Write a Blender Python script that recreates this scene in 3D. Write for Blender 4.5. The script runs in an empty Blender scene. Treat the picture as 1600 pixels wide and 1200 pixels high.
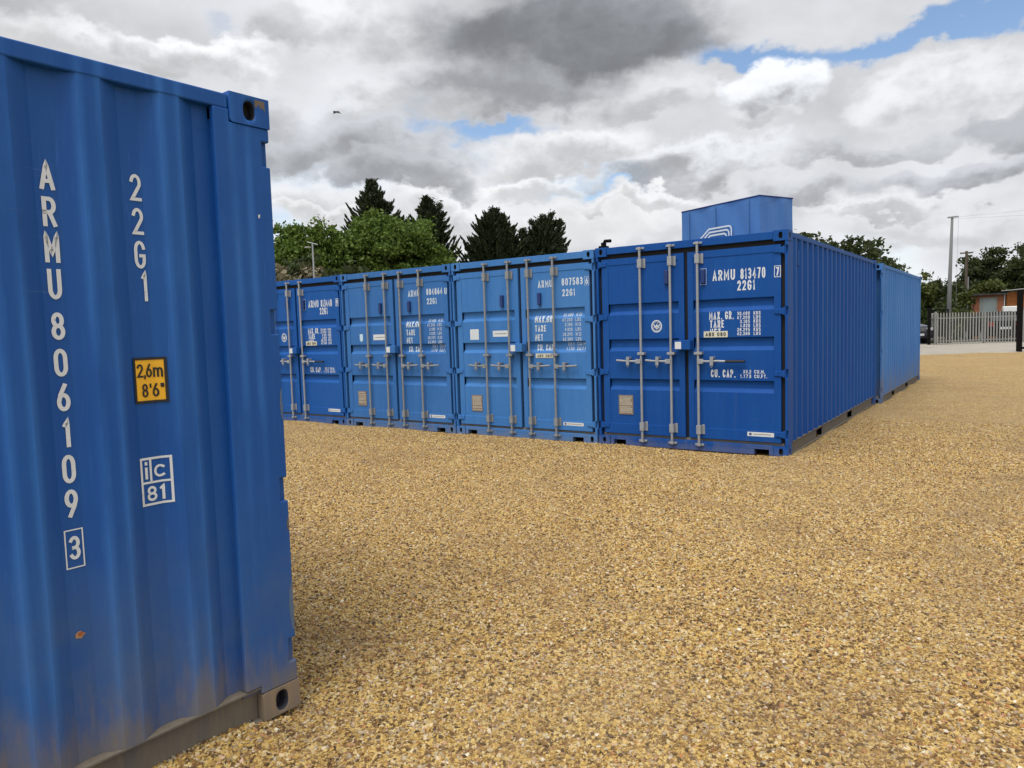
import bpy, bmesh, math, random
import numpy as np
from mathutils import Vector, Matrix, Euler
random.seed(7); rng = np.random.default_rng(11)
S = bpy.context.scene; COL = S.collection; R = math.radians

# ------------------------------------------------------------------ camera
cd = bpy.data.cameras.new('camera'); cam = bpy.data.objects.new('camera', cd); COL.objects.link(cam)
CX, CY, CZ = 2.17234, -8.51813, 1.57521
ROWS = ((0.81755, 0.57504, -0.03072), (-0.01899, 0.08025, 0.99659), (-0.57555, 0.81418, -0.07653))
m = Matrix.Identity(4)
for i in range(3):
    m[i][0] = ROWS[0][i]; m[i][1] = ROWS[1][i]; m[i][2] = -ROWS[2][i]
    m[i][3] = (CX, CY, CZ)[i]
cam.matrix_world = m
cd.sensor_width = 36; cd.lens = 36 * 1129.6 / 1600
cd.clip_start = 0.05; cd.clip_end = 5000
S.camera = cam
S.render.resolution_x, S.render.resolution_y = 1024, 768

# ------------------------------------------------------------------ view + sun
S.view_settings.view_transform = 'Standard'; S.view_settings.look = 'None'
S.view_settings.exposure = 0.33; S.view_settings.gamma = 1
SUN_AZ, SUN_EL = R(176), R(64)            # azimuth clockwise from +Y
sd = Vector((math.sin(SUN_AZ) * math.cos(SUN_EL), math.cos(SUN_AZ) * math.cos(SUN_EL), math.sin(SUN_EL)))
sl = bpy.data.lights.new('sun', 'SUN'); sl.energy = 1.9; sl.angle = R(32); sl.color = (1.0, 0.965, 0.91)
sun = bpy.data.objects.new('sun', sl); COL.objects.link(sun)
sun.rotation_euler = (-sd).to_track_quat('-Z', 'Y').to_euler(); sun.location = (-20, -20, 40)

# ------------------------------------------------------------------ node helpers
class NT:
    def __init__(s, tree): s.t = tree; s.n = tree.nodes; s.l = tree.links
    def new(s, typ, **kw):
        n = s.n.new(typ)
        for k, v in kw.items(): setattr(n, k, v)
        return n
    def put(s, sock, v):
        if hasattr(v, 'is_output') or hasattr(v, 'links'): s.l.new(v, sock)
        elif v is not None: sock.default_value = v
    def math(s, op, a, b=None, c=None, clamp=False):
        n = s.new('ShaderNodeMath', operation=op, use_clamp=clamp)
        s.put(n.inputs[0], a)
        if b is not None: s.put(n.inputs[1], b)
        if c is not None: s.put(n.inputs[2], c)
        return n.outputs[0]
    def vmath(s, op, a, b=None, out=0):
        n = s.new('ShaderNodeVectorMath', operation=op)
        s.put(n.inputs[0], a)
        if b is not None: s.put(n.inputs[3 if op == 'SCALE' else 1], b)
        return n.outputs[out]
    def mix(s, f, a, b, blend='MIX'):
        n = s.new('ShaderNodeMix', data_type='RGBA', blend_type=blend)
        s.put(n.inputs[0], f)
        s.put(n.inputs[6], a if not isinstance(a, tuple) else (*a, 1)[:4])
        s.put(n.inputs[7], b if not isinstance(b, tuple) else (*b, 1)[:4])
        return n.outputs[2]
    def noise(s, vec, scale, detail=4, rough=.55, dist=0.0, col=False):
        n = s.new('ShaderNodeTexNoise'); s.put(n.inputs['Vector'], vec)
        n.inputs['Scale'].default_value = scale; n.inputs['Detail'].default_value = detail
        n.inputs['Roughness'].default_value = rough; n.inputs['Distortion'].default_value = dist
        return n.outputs['Color' if col else 'Fac']
    def ss(s, x, a, b):
        n = s.new('ShaderNodeMapRange', interpolation_type='SMOOTHSTEP')
        s.put(n.inputs[0], x); n.inputs[1].default_value = a; n.inputs[2].default_value = b
        return n.outputs[0]
    def ramp(s, x, stops, interp='LINEAR'):
        n = s.new('ShaderNodeValToRGB'); s.put(n.inputs[0], x); cr = n.color_ramp; cr.interpolation = interp
        while len(cr.elements) < len(stops): cr.elements.new(.5)
        for e, (p, c) in zip(cr.elements, stops): e.position = p; e.color = (*c, 1)
        return n.outputs[0]
    def mapping(s, vec, scale=(1, 1, 1), loc=(0, 0, 0)):
        n = s.new('ShaderNodeMapping'); s.put(n.inputs[0], vec)
        n.inputs['Scale'].default_value = scale; n.inputs['Location'].default_value = loc
        return n.outputs[0]
    def sep(s, v):
        n = s.new('ShaderNodeSeparateXYZ'); s.put(n.inputs[0], v); return n.outputs

# ------------------------------------------------------------------ sky
W = bpy.data.worlds.new('World'); S.world = W; W.use_nodes = True
t = NT(W.node_tree); t.n.clear()
sky = t.new('ShaderNodeTexSky', sky_type='NISHITA', sun_disc=False, sun_elevation=SUN_EL, sun_rotation=SUN_AZ)
sky.air_density = 1.0; sky.dust_density = 0.6; sky.ozone_density = 2.0
D = t.new('ShaderNodeTexCoord').outputs['Generated']
dx, dy, dz = t.sep(D)
az = t.math('ARCTAN2', dx, dy); el = t.math('ARCSINE', dz)
def total(lst, A, E):
    s = None
    for (a0, e0, ra, re, amp) in lst:
        u = t.math('DIVIDE', t.math('SUBTRACT', A, R(a0)), R(ra)); v = t.math('DIVIDE', t.math('SUBTRACT', E, R(e0)), R(re))
        q = t.math('ADD', t.math('MULTIPLY', u, u), t.math('MULTIPLY', v, v))
        o = t.math('MULTIPLY', t.math('EXPONENT', t.math('MULTIPLY', q, -1.0)), amp)
        s = o if s is None else t.math('ADD', s, o)
    return s
# (azimuth, elevation, half widths, amount): gaps in the thin cloud cover; then the cumulus clouds
CLOUDS = [(-29.9, 7.9, 12.4, 2.6, 0.9, 0.7, 0.8, 0.6), (-6.5, 5.6, 8.4, 1.9, 0.8, 0.52, 0.7, 0.6), (-44.8, 8.3, 10.9, 2.8, 0.86, 0.6, 0.7, 0.6), (-17.9, 7.2, 7.0, 2.1, 0.74, 0.5, 0.7, 0.6), (-50.9, 9.2, 5.2, 2.3, 0.84, 0.56, 0.8, 0.5), (-38.8, 8.9, 6.5, 1.9, 0.88, 0.48, 0.85, 0.45), (-12.6, 8.8, 4.9, 1.8, 0.66, 0.34, 0.9, 0.45), (-22.5, 11.3, 9.9, 1.8, 0.86, 0.36, 0.9, 0.4), (-4.3, 8.4, 6.2, 1.6, 0.62, 0.28, 0.95, 0.4), (-31.2, 13.1, 6.8, 2.0, 0.92, 0.5, 0.85, 0.45), (-8.1, 11.6, 6.3, 1.1, 0.6, 0.33, 0.85, 0.5), (-3.6, 14.6, 6.6, 2.6, 0.9, 0.5, 0.8, 0.5), (-1.0, 11.1, 2.9, 2.3, 0.5, 0.29, 0.95, 0.4), (-16.1, 14.0, 2.6, 1.3, 0.78, 0.45, 0.8, 0.4), (-24.8, 16.1, 8.8, 1.6, 0.8, 0.46, 0.8, 0.5), (-9.7, 6.7, 4.3, 0.9, 0.82, 0.44, 0.85, 0.4), (-33.3, 10.8, 3.5, 1.2, 0.93, 0.6, 0.85, 0.4), (-49.6, 8.2, 3.3, 1.0, 0.84, 0.52, 0.8, 0.4), (-24.5, 9.4, 6.1, 0.9, 0.9, 0.52, 0.85, 0.4), (-15.0, 15.9, 4.4, 2.5, 0.94, 0.36, 0.98, 0.3), (-65.9, 18.8, 7.4, 2.2, 0.88, 0.55, 0.7, 0.6), (-45.6, 21.1, 7.2, 3.9, 0.9, 0.5, 0.85, 0.5), (-50.2, 21.3, 4.2, 2.2, 0.62, 0.4, 0.75, 0.6), (-57.8, 19.0, 7.9, 2.0, 0.96, 0.5, 0.97, 0.35), (-42.5, 16.5, 6.9, 1.7, 0.82, 0.46, 0.7, 0.5), (-47.4, 13.4, 11.7, 3.1, 0.6, 0.31, 0.95, 0.45), (-42.2, 11.2, 7.4, 1.8, 0.52, 0.31, 0.95, 0.45), (-52.4, 15.8, 5.1, 2.1, 0.6, 0.38, 0.7, 0.5), (-35.1, 17.3, 8.3, 2.6, 0.46, 0.26, 0.85, 0.65), (-30.5, 21.0, 15.3, 4.8, 0.31, 0.185, 0.95, 0.65), (-21.9, 20.7, 5.9, 2.8, 0.32, 0.2, 0.8, 0.7)]
GAPS = [(-1.6, 18.7, 3.3, 1.3, 0.44), (-9.8, 18.1, 4.6, 1.1, 0.36), (-56.8, 21.4, 3.5, 0.9, 0.13), (-61.2, 20.1, 3.3, 0.8, 0.1), (-28.3, 11.0, 3.9, 1.0, 0.46), (-37.6, 15.2, 3.5, 0.8, 0.4), (-16.7, 18.5, 3.0, 0.8, 0.44), (-66.6, 19.8, 2.9, 0.8, 0.16), (-5.5, 18.4, 2.9, 0.8, 0.28), (-18.7, 19.9, 2.7, 1.2, 0.2)]
Q = t.vmath('MULTIPLY', D, (1.0, 1.0, 1.5))
wn = t.noise(Q, 5.5, 11, .56, col=True); wb = t.noise(t.vmath('ADD', Q, (3.1, 8.2, 1.7)), 15, 8, .55, col=True)
wx, wy, wz = t.sep(t.vmath('SUBTRACT', wn, (.5, .5, .5))); bx, by, bz = t.sep(t.vmath('SUBTRACT', wb, (.5, .5, .5)))
puff = t.math('SUBTRACT', .13, t.math('ABSOLUTE', bz))                 # rounded lumps with creases between
azw = t.math('ADD', az, t.math('ADD', t.math('MULTIPLY', wx, .30), t.math('MULTIPLY', bx, .07)))
elw = t.math('ADD', el, t.math('ADD', t.math('MULTIPLY', wy, .17), t.math('MULTIPLY', by, .06)))
# high thin veil with blue gaps
veil = t.noise(t.vmath('ADD', Q, (2.2, 5.5, 0)), 3.0, 9, .55)
cover = t.ss(t.math('SUBTRACT', veil, total(GAPS, azw, elw)), .20, .46)
vl = t.math('ADD', .70, t.math('MULTIPLY', t.math('SUBTRACT', veil, .5), -1.1))
blue = t.vmath('SCALE', sky.outputs[0], .15)
col = t.mix(cover, blue, t.vmath('SCALE', (.965, .985, 1.03), vl))
# cumulus: (azimuth, elevation, half widths, brightness of top and base, opacity, edge softness)
for (a0, e0, ra, re, lt, lb, op, soft) in CLOUDS:
    u = t.math('DIVIDE', t.math('SUBTRACT', azw, R(a0)), R(ra)); v = t.math('DIVIDE', t.math('SUBTRACT', elw, R(e0)), R(re))
    vd = t.math('ADD', v, t.math('MULTIPLY', t.math('MINIMUM', v, 0.0), .35))
    r = t.math('SQRT', t.math('ADD', t.math('MULTIPLY', u, u), t.math('MULTIPLY', vd, vd)))
    al = t.math('MULTIPLY', t.ss(t.math('SUBTRACT', 1.05, r), 0.0, soft), op)
    sh = t.math('ADD', t.math('MULTIPLY', v, .42), t.math('ADD', t.math('MULTIPLY', puff, 1.3), t.math('MULTIPLY', wz, 1.3)))
    sh = t.math('ADD', sh, t.math('MULTIPLY', t.math('SUBTRACT', r, .75), .35))
    L = t.math('ADD', lb, t.math('MULTIPLY', t.ss(sh, -.34, .40), lt - lb))
    dk = max(0, .55 - lb)
    col = t.mix(al, col, t.vmath('SCALE', (.975 - .10 * dk, .985, 1.0 + .20 * dk), L))
sunglow = t.math('POWER', t.math('MAXIMUM', t.vmath('DOT_PRODUCT', D, tuple(sd), out=1), 0.0), 4.0)
final = t.vmath('SCALE', col, t.math('ADD', .88, t.math('MULTIPLY', sunglow, 1.1)))
bg = t.new('ShaderNodeBackground'); t.l.new(final, bg.inputs[0]); bg.inputs[1].default_value = 1.0
wo = t.new('ShaderNodeOutputWorld'); t.l.new(bg.outputs[0], wo.inputs[0])

# ------------------------------------------------------------------ container sizes (metres)
CW, CH, CL = 2.438, 2.591, 6.058
OUT0, PITCH, SL, FL, DEP = .378, .278, .068, .071, .036   # first outer flat, pitch, slope, flat, depth
# ------------------------------------------------------------------ materials
def new_mat(name):
    mt = bpy.data.materials.new(name); mt.use_nodes = True
    k = NT(mt.node_tree); b = k.n['Principled BSDF']; return mt, k, b
def plain(name, col, rough=.6, metal=0.0, var=.15, scale=6.0, bump=0.0):
    mt, k, b = new_mat(name)
    oc = k.new('ShaderNodeTexCoord').outputs['Object']
    f = k.noise(oc, scale, 6, .6)
    lo = tuple(c * (1 - var) for c in col); hi = tuple(min(1, c * (1 + var)) for c in col)
    k.l.new(k.mix(f, lo, hi), b.inputs['Base Color'])
    b.inputs['Roughness'].default_value = rough; b.inputs['Metallic'].default_value = metal
    if bump:
        bn = k.new('ShaderNodeBump'); bn.inputs['Strength'].default_value = bump; bn.inputs['Distance'].default_value = .01
        k.l.new(k.noise(oc, scale * 6, 4), bn.inputs['Height']); k.l.new(bn.outputs[0], b.inputs['Normal'])
    return mt
MUD = (.185, .158, .118)
def paint(name, base, faded, fade=.4, mud_top=.30, mud=.55, rough=.42, seed=0.0, haze=0.0, spec=.12, ridge=0.0):
    """weathered container paint: sun fade, streaks, dust and mud near the ground, fine scuffs"""
    mt, k, b = new_mat(name)
    oc = k.mapping(k.new('ShaderNodeTexCoord').outputs['Object'], loc=(seed, seed * .7, 0))
    x, y, z = k.sep(k.new('ShaderNodeTexCoord').outputs['Object'])
    big = k.noise(oc, .9, 5, .6)
    streak = k.noise(k.mapping(oc, (9, 9, .55)), 1.0, 6, .65)
    fine = k.noise(k.mapping(oc, (70, 70, 6)), 1.0, 3, .6)
    f = k.math('MULTIPLY', k.math('ADD', k.math('MULTIPLY', k.ss(big, .3, .7), .6), k.math('MULTIPLY', k.ss(streak, .4, .75), .5)), fade, clamp=True)
    f = k.math('ADD', f, haze, clamp=True)
    c = k.mix(f, base, faded)
    c = k.mix(k.math('MULTIPLY', k.ss(fine, .56, .8), .16), c, tuple(min(1, q * 1.7 + .02) for q in faded))
    if ridge:      # colour paler along the folds of the corrugation, and a film of dust low down
        q = k.math('PINGPONG', k.math('SUBTRACT', y, OUT0 + FL / 2), PITCH / 2)
        rg = k.math('SUBTRACT', 1.0, k.ss(k.math('ABSOLUTE', k.math('SUBTRACT', q, FL / 2)), .000, .028))
        rg = k.math('MULTIPLY', rg, k.math('MULTIPLY', k.ss(k.noise(k.mapping(oc, (4, 4, .9)), 1.0, 5, .6), .35, .65), ridge))
        c = k.mix(rg, c, tuple(min(1, q_ * 1.6 + .01) for q_ in faded))
        dst = k.math('MULTIPLY', k.math('SUBTRACT', 1.0, k.ss(z, .1, 1.15)), k.math('ADD', .12, k.math('MULTIPLY', k.ss(k.noise(oc, 2.3, 6, .65), .35, .7), .42)))
        c = k.mix(dst, c, (.115, .150, .185))
    scr = k.noise(k.mapping(oc, (3, 3, 210)), 1.0, 2, .5); scr2 = k.noise(oc, 2.1, 3, .5)
    c = k.mix(k.math('MULTIPLY', k.math('MULTIPLY', k.ss(scr, .70, .74), k.ss(scr2, .55, .66)), .35), c, (.20, .27, .36))
    run = k.noise(k.mapping(oc, (26, 26, .8)), 1.0, 4, .6)
    c = k.mix(k.math('MULTIPLY', k.ss(run, .64, .80), .22), c, (.10, .11, .13))
    # chips of rust and primer
    chip = k.noise(k.mapping(oc, (1, 1, .8)), 23, 5, .7)
    c = k.mix(k.math('MULTIPLY', k.ss(chip, .755, .775), .8), c, (.16, .07, .035))
    # mud splash and dust from the ground
    edge = k.math('ADD', k.math('MULTIPLY', k.noise(k.mapping(oc, (6, 6, 1.6)), 1.0, 7, .68), mud_top * 2.6), -mud_top * 1.3)
    h = k.math('SUBTRACT', z, edge)
    md = k.math('MULTIPLY', k.math('SUBTRACT', 1.0, k.ss(h, .0, mud_top)), mud)
    md = k.math('MULTIPLY', md, k.math('ADD', .55, k.math('MULTIPLY', fine, .8)), clamp=True)
    c = k.mix(md, c, MUD)
    k.l.new(c, b.inputs['Base Color'])
    rr = k.math('ADD', rough, k.math('MULTIPLY', k.math('ADD', md, k.math('MULTIPLY', f, .4)), .4), clamp=True)
    k.l.new(rr, b.inputs['Roughness']); b.inputs['Specular IOR Level'].default_value = spec
    bn = k.new('ShaderNodeBump'); bn.inputs['Strength'].default_value = .25; bn.inputs['Distance'].default_value = .02
    hh = k.math('ADD', k.math('MULTIPLY', k.noise(oc, 3.2, 3, .5), 1.0), k.math('MULTIPLY', k.noise(oc, 90, 2), .035))
    k.l.new(hh, bn.inputs['Height']); k.l.new(bn.outputs[0], b.inputs['Normal'])
    return mt
DK, DKF = (.0070, .062, .268), (.022, .116, .345)
LT, LTF = (.042, .165, .43), (.095, .235, .50)
M = {}
M['near'] = paint('near_blue_paint', (.0066, .070, .295), (.024, .124, .37), 0.60, .50, .88, .46, 1.3, spec=.26, ridge=.42)
M['near_rail'] = paint('near_muddy_rail', (.05, .07, .11), (.12, .115, .11), .7, .75, .95, .6, 2.2)
M['near_cast'] = paint('near_worn_casting', (.29, .21, .13), (.07, .10, .17), .95, .2, .45, .6, 9.2)
M['dark'] = paint('deep_blue_paint', DK, DKF, .35, .16, .35, .52, 3.7)
M['dark2'] = paint('deep_blue_paint_older', (.010, .080, .31), (.030, .130, .37), .35, .16, .35, .42, 8.1)
M['light'] = paint('faded_blue_paint', LT, LTF, .5, .18, .45, .55, 5.9)
M['light2'] = paint('faded_blue_paint_older', (.032, .132, .37), (.072, .19, .43), .5, .20, .5, .55, 12.4)
M['back'] = paint('faded_side_paint', (.042, .160, .45), (.10, .24, .50), .6, .8, .55, .55, 6.6)
M['rail'] = paint('muddy_rail', (.05, .07, .12), (.12, .12, .12), .7, .6, .95, .65, 4.4)
def worn_white(name, col, under, th):
    mt, k, b = new_mat(name); oc = k.new('ShaderNodeTexCoord').outputs['Object']
    f = k.noise(oc, 70, 6, .7); g_ = k.noise(oc, 5, 4, .6)
    w = k.ss(k.math('ADD', f, k.math('MULTIPLY', k.math('SUBTRACT', g_, .5), .5)), th, th + .10)
    c = k.mix(k.noise(oc, 18, 5), col, tuple(q * .82 for q in col)); c = k.mix(k.math('MULTIPLY', w, .75), c, under)
    k.l.new(c, b.inputs['Base Color']); b.inputs['Roughness'].default_value = .62
    return mt
M['rubber'] = plain('black_rubber', (.012, .011, .012), .75)
M['galv'] = plain('galvanised_steel', (.33, .35, .37), .5, .35, .25, 30)
M['galv_dull'] = plain('dull_zinc_steel', (.25, .265, .275), .55, .3, .4, 25)
M['grip'] = plain('black_grip', (.01, .011, .016), .5)
M['hole'] = plain('cavity_shade', (.02, .022, .03), .8)  # near-black colour painted as the shade inside casting holes and fork pockets
M['white'] = worn_white('white_lettering', (.70, .74, .77), (.10, .17, .34), .64)
M['white_worn'] = worn_white('worn_white_lettering', (.62, .69, .75), (.10, .22, .45), .56)
M['sticker'] = plain('white_sticker', (.62, .65, .66), .45, 0, .08, 30)
M['sticker_blue'] = plain('pale_blue_sticker', (.45, .62, .72), .5)
M['ink'] = plain('black_ink', (.012, .012, .012), .6)
M['yellow'] = plain('amber_label', (.80, .43, .015), .45, 0, .08, 9)
M['abs'] = plain('cream_strip', (.60, .58, .47), .55)
M['plate'] = plain('brown_data_plate', (.26, .21, .17), .5, .35, .3, 20)
M['vent'] = plain('dark_blue_vent', (.006, .028, .14), .5)
M['rust'] = plain('rust', (.33, .10, .03), .85, 0, .5, 60)
M['scuff'] = plain('scuffed_grey_paint', (.09, .14, .23), .7, 0, .4, 60)
M['bare_pale'] = plain('rusty_primer', (.36, .22, .12), .8, 0, .4, 90)
M['bare'] = plain('scuffed_bare_steel', (.15, .12, .09), .7, .2, .35, 40)
M['tarp'] = None
M['concrete'] = plain('grey_concrete', (.15, .155, .155), .85, 0, .2, 8, .3)
M['black_metal'] = plain('black_painted_metal', (.006, .0055, .0055), .9)
M['pale'] = plain('galvanised_palisade', (.27, .27, .25), .65, .2, .18, 8)
M['bark'] = plain('bark', (.09, .07, .05), .9, 0, .4, 12, .5)
M['wood_red'] = plain('red_brown_boards', (.27, .10, .045), .8, 0, .35, 14, .3)
M['wood_orange'] = plain('orange_boards', (.42, .15, .035), .75, 0, .35, 10, .3)
M['wood_grey'] = plain('weathered_grey_boards', (.20, .18, .15), .85, 0, .35, 14, .3)
M['felt'] = plain('dark_roof_felt', (.045, .043, .04), .9)
M['sheet'] = plain('pale_roof_sheet', (.40, .40, .39), .6)
M['glass'] = plain('dusty_window_glass', (.20, .24, .23), .18, 0, .25, 3)
M['car_dark'] = plain('dark_car_paint', (.006, .006, .008), .6)
M['car_grey'] = plain('dark_grey_car_paint', (.045, .045, .06), .25, .3)
M['car_glass'] = plain('car_glass', (.02, .024, .03), .08)
M['chrome'] = plain('chrome', (.6, .6, .62), .2, .9)
M['lamp_red'] = plain('red_lamp_lens', (.22, .015, .012), .4)
M['lamp_clear'] = plain('clear_lamp_lens', (.62, .64, .66), .15)
M['tyre'] = plain('tyre_rubber', (.02, .02, .02), .85)
M['plastic'] = plain('white_plastic', (.70, .71, .68), .45, 0, .1, 4)
M['bird'] = plain('dark_feathers', (.02, .02, .022), .8)

STONES = [(0.0, (0.0428, 0.0258, 0.0117)), (0.15, (0.1674, 0.0892, 0.0306)), (0.31, (0.3348, 0.1914, 0.054)), (0.47, (0.4836, 0.3174, 0.09)), (0.61, (0.5952, 0.4324, 0.162)), (0.73, (0.5208, 0.3266, 0.081)), (0.83, (0.6324, 0.5198, 0.306)), (0.9, (0.3441, 0.2852, 0.198)), (0.96, (0.4092, 0.161, 0.045)), (1.0, (0.744, 0.6808, 0.522))]
def tracks(k, pos):
    """two faint wheel tracks running up the lane beside the containers"""
    x, y, z = k.sep(pos); w = k.math('MULTIPLY', k.math('SUBTRACT', k.noise(pos, .25, 2), .5), 1.6)
    xx = k.math('ADD', k.math('ADD', x, w), k.math('MULTIPLY', y, -.06)); m_ = None
    for cx in (2.1, 3.75):
        q = k.math('DIVIDE', k.math('SUBTRACT', xx, cx), .24); e = k.math('EXPONENT', k.math('MULTIPLY', k.math('MULTIPLY', q, q), -1.0))
        m_ = e if m_ is None else k.math('ADD', m_, e)
    return k.math('MULTIPLY', k.math('MULTIPLY', m_, k.ss(k.noise(pos, .9, 4, .6), .38, .62)), .42)
def gravel_mat():
    mt, k, b = new_mat('golden_gravel')
    pos = k.new('ShaderNodeNewGeometry').outputs['Position']
    wob = k.vmath('ADD', pos, k.vmath('SCALE', k.noise(pos, 40, 2, col=True), .012))
    v1 = k.new('ShaderNodeTexVoronoi', feature='F1'); k.put(v1.inputs['Vector'], k.mapping(wob, (1, 1, .3))); v1.inputs['Scale'].default_value = 46
    v2 = k.new('ShaderNodeTexVoronoi', feature='F1'); k.put(v2.inputs['Vector'], k.mapping(wob, (1, 1, .3), (3, 7, 0))); v2.inputs['Scale'].default_value = 78
    sel = k.ss(k.noise(pos, 30, 2), .47, .53)
    r1 = k.sep(v1.outputs['Color'])[0]; r2 = k.sep(v2.outputs['Color'])[1]
    rv = k.math('ADD', k.math('MULTIPLY', r1, k.math('SUBTRACT', 1.0, sel)), k.math('MULTIPLY', r2, sel))
    c = k.ramp(rv, STONES)
    d1 = k.math('MULTIPLY', v1.outputs['Distance'], 1.0); d2 = v2.outputs['Distance']
    dd = k.math('ADD', k.math('MULTIPLY', d1, k.math('SUBTRACT', 1.0, sel)), k.math('MULTIPLY', d2, sel))
    c = k.mix(k.math('MULTIPLY', k.ss(dd, .40, .72), .60), c, (.11, .070, .032))     # soil between the stones, coloured darker for the shade in the gaps
    # trodden, dustier and browner patches
    big = k.noise(pos, .33, 5, .6); big2 = k.noise(k.mapping(pos, (.55, 1.25, 1)), 1.1, 5, .62)
    c = k.mix(k.math('MULTIPLY', k.ss(big, .45, .75), .38), c, (.41, .30, .15))
    c = k.mix(k.math('MULTIPLY', k.ss(big2, .46, .70), .62), c, k.mix(.5, c, (.20, .12, .06)))
    c = k.mix(tracks(k, pos), c, (.25, .17, .085))
    k.l.new(c, b.inputs['Base Color']); b.inputs['Roughness'].default_value = .78
    b.inputs['Specular IOR Level'].default_value = .3
    bn = k.new('ShaderNodeBump'); bn.inputs['Strength'].default_value = .5; bn.inputs['Distance'].default_value = .010
    hh = k.math('ADD', k.math('SUBTRACT', 1.0, k.ss(dd, .05, .75)), k.math('MULTIPLY', k.noise(pos, 120, 2), .3))
    hh = k.math('ADD', hh, k.math('MULTIPLY', rv, .5))
    k.l.new(hh, bn.inputs['Height']); k.l.new(bn.outputs[0], b.inputs['Normal'])
    return mt
def pebble_mat():
    mt, k, b = new_mat('pebble')
    r = k.new('ShaderNodeObjectInfo').outputs['Random']
    pos = k.new('ShaderNodeNewGeometry').outputs['Position']
    c = k.ramp(r, STONES)
    f = k.noise(pos, 160, 3, .6)
    c = k.mix(k.math('MULTIPLY', k.ss(f, .4, .75), .35), c, k.mix(.55, c, (.14, .08, .035)))
    big2 = k.noise(k.mapping(pos, (.55, 1.25, 1)), 1.1, 5, .62)
    c = k.mix(k.math('MULTIPLY', k.ss(k.noise(pos, .33, 5, .6), .45, .75), .38), c, (.38, .28, .14))
    c = k.mix(k.math('MULTIPLY', k.ss(big2, .46, .70), .62), c, k.mix(.5, c, (.20, .12, .06)))
    c = k.mix(tracks(k, pos), c, (.25, .17, .085))
    k.l.new(c, b.inputs['Base Color']); b.inputs['Roughness'].default_value = .6
    b.inputs['Specular IOR Level'].default_value = .35
    return mt
M['gravel'] = gravel_mat(); M['pebble'] = pebble_mat()
def leaf_mat(name, stops, trans=.35):
    mt, k, b = new_mat(name)
    r = k.new('ShaderNodeNewGeometry').outputs['Random Per Island']
    c = k.ramp(r, stops)
    k.l.new(c, b.inputs['Base Color']); b.inputs['Roughness'].default_value = .6
    b.inputs['Specular IOR Level'].default_value = .25
    tr = k.new('ShaderNodeBsdfTranslucent'); k.l.new(k.mix(.5, c, (.12, .16, .02)), tr.inputs[0])
    mx = k.new('ShaderNodeMixShader'); mx.inputs[0].default_value = trans
    k.l.new(b.outputs[0], mx.inputs[1]); k.l.new(tr.outputs[0], mx.inputs[2])
    k.l.new(mx.outputs[0], k.n['Material Output'].inputs[0])
    return mt
M['leaf'] = leaf_mat('green_leaves', [(0, (.04, .075, .012)), (.4, (.085, .145, .022)), (.75, (.13, .20, .035)), (1, (.19, .25, .06))])
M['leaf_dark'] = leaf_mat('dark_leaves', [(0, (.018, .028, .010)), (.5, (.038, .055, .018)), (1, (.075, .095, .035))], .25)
M['leaf_olive'] = leaf_mat('olive_leaves', [(0, (.035, .045, .012)), (.5, (.075, .09, .022)), (1, (.13, .14, .04))], .3)
M['needle'] = leaf_mat('conifer_needles', [(0, (.012, .020, .009)), (.6, (.026, .040, .017)), (1, (.05, .066, .028))], .08)
M['straw'] = leaf_mat('dry_straw_leaves', [(0, (.10, .085, .05)), (.5, (.19, .165, .10)), (1, (.34, .31, .22))], .2)
def tarp_mat():
    mt, k, b = new_mat('blue_tarpaulin')
    oc = k.new('ShaderNodeTexCoord').outputs['Object']
    f = k.noise(k.mapping(oc, (4, 4, .8)), 1.0, 5, .6)
    k.l.new(k.mix(f, (.032, .125, .34), (.062, .185, .43)), b.inputs['Base Color']); b.inputs['Roughness'].default_value = .5
    bn = k.new('ShaderNodeBump'); bn.inputs['Strength'].default_value = .5; bn.inputs['Distance'].default_value = .05
    k.l.new(k.noise(k.mapping(oc, (2.2, 2.2, .6)), 1.0, 3), bn.inputs['Height']); k.l.new(bn.outputs[0], b.inputs['Normal'])
    return mt
M['tarp'] = tarp_mat()

for q in ('car_dark', 'black_metal'): M[q].node_tree.nodes['Principled BSDF'].inputs['Specular IOR Level'].default_value = .12
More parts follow.
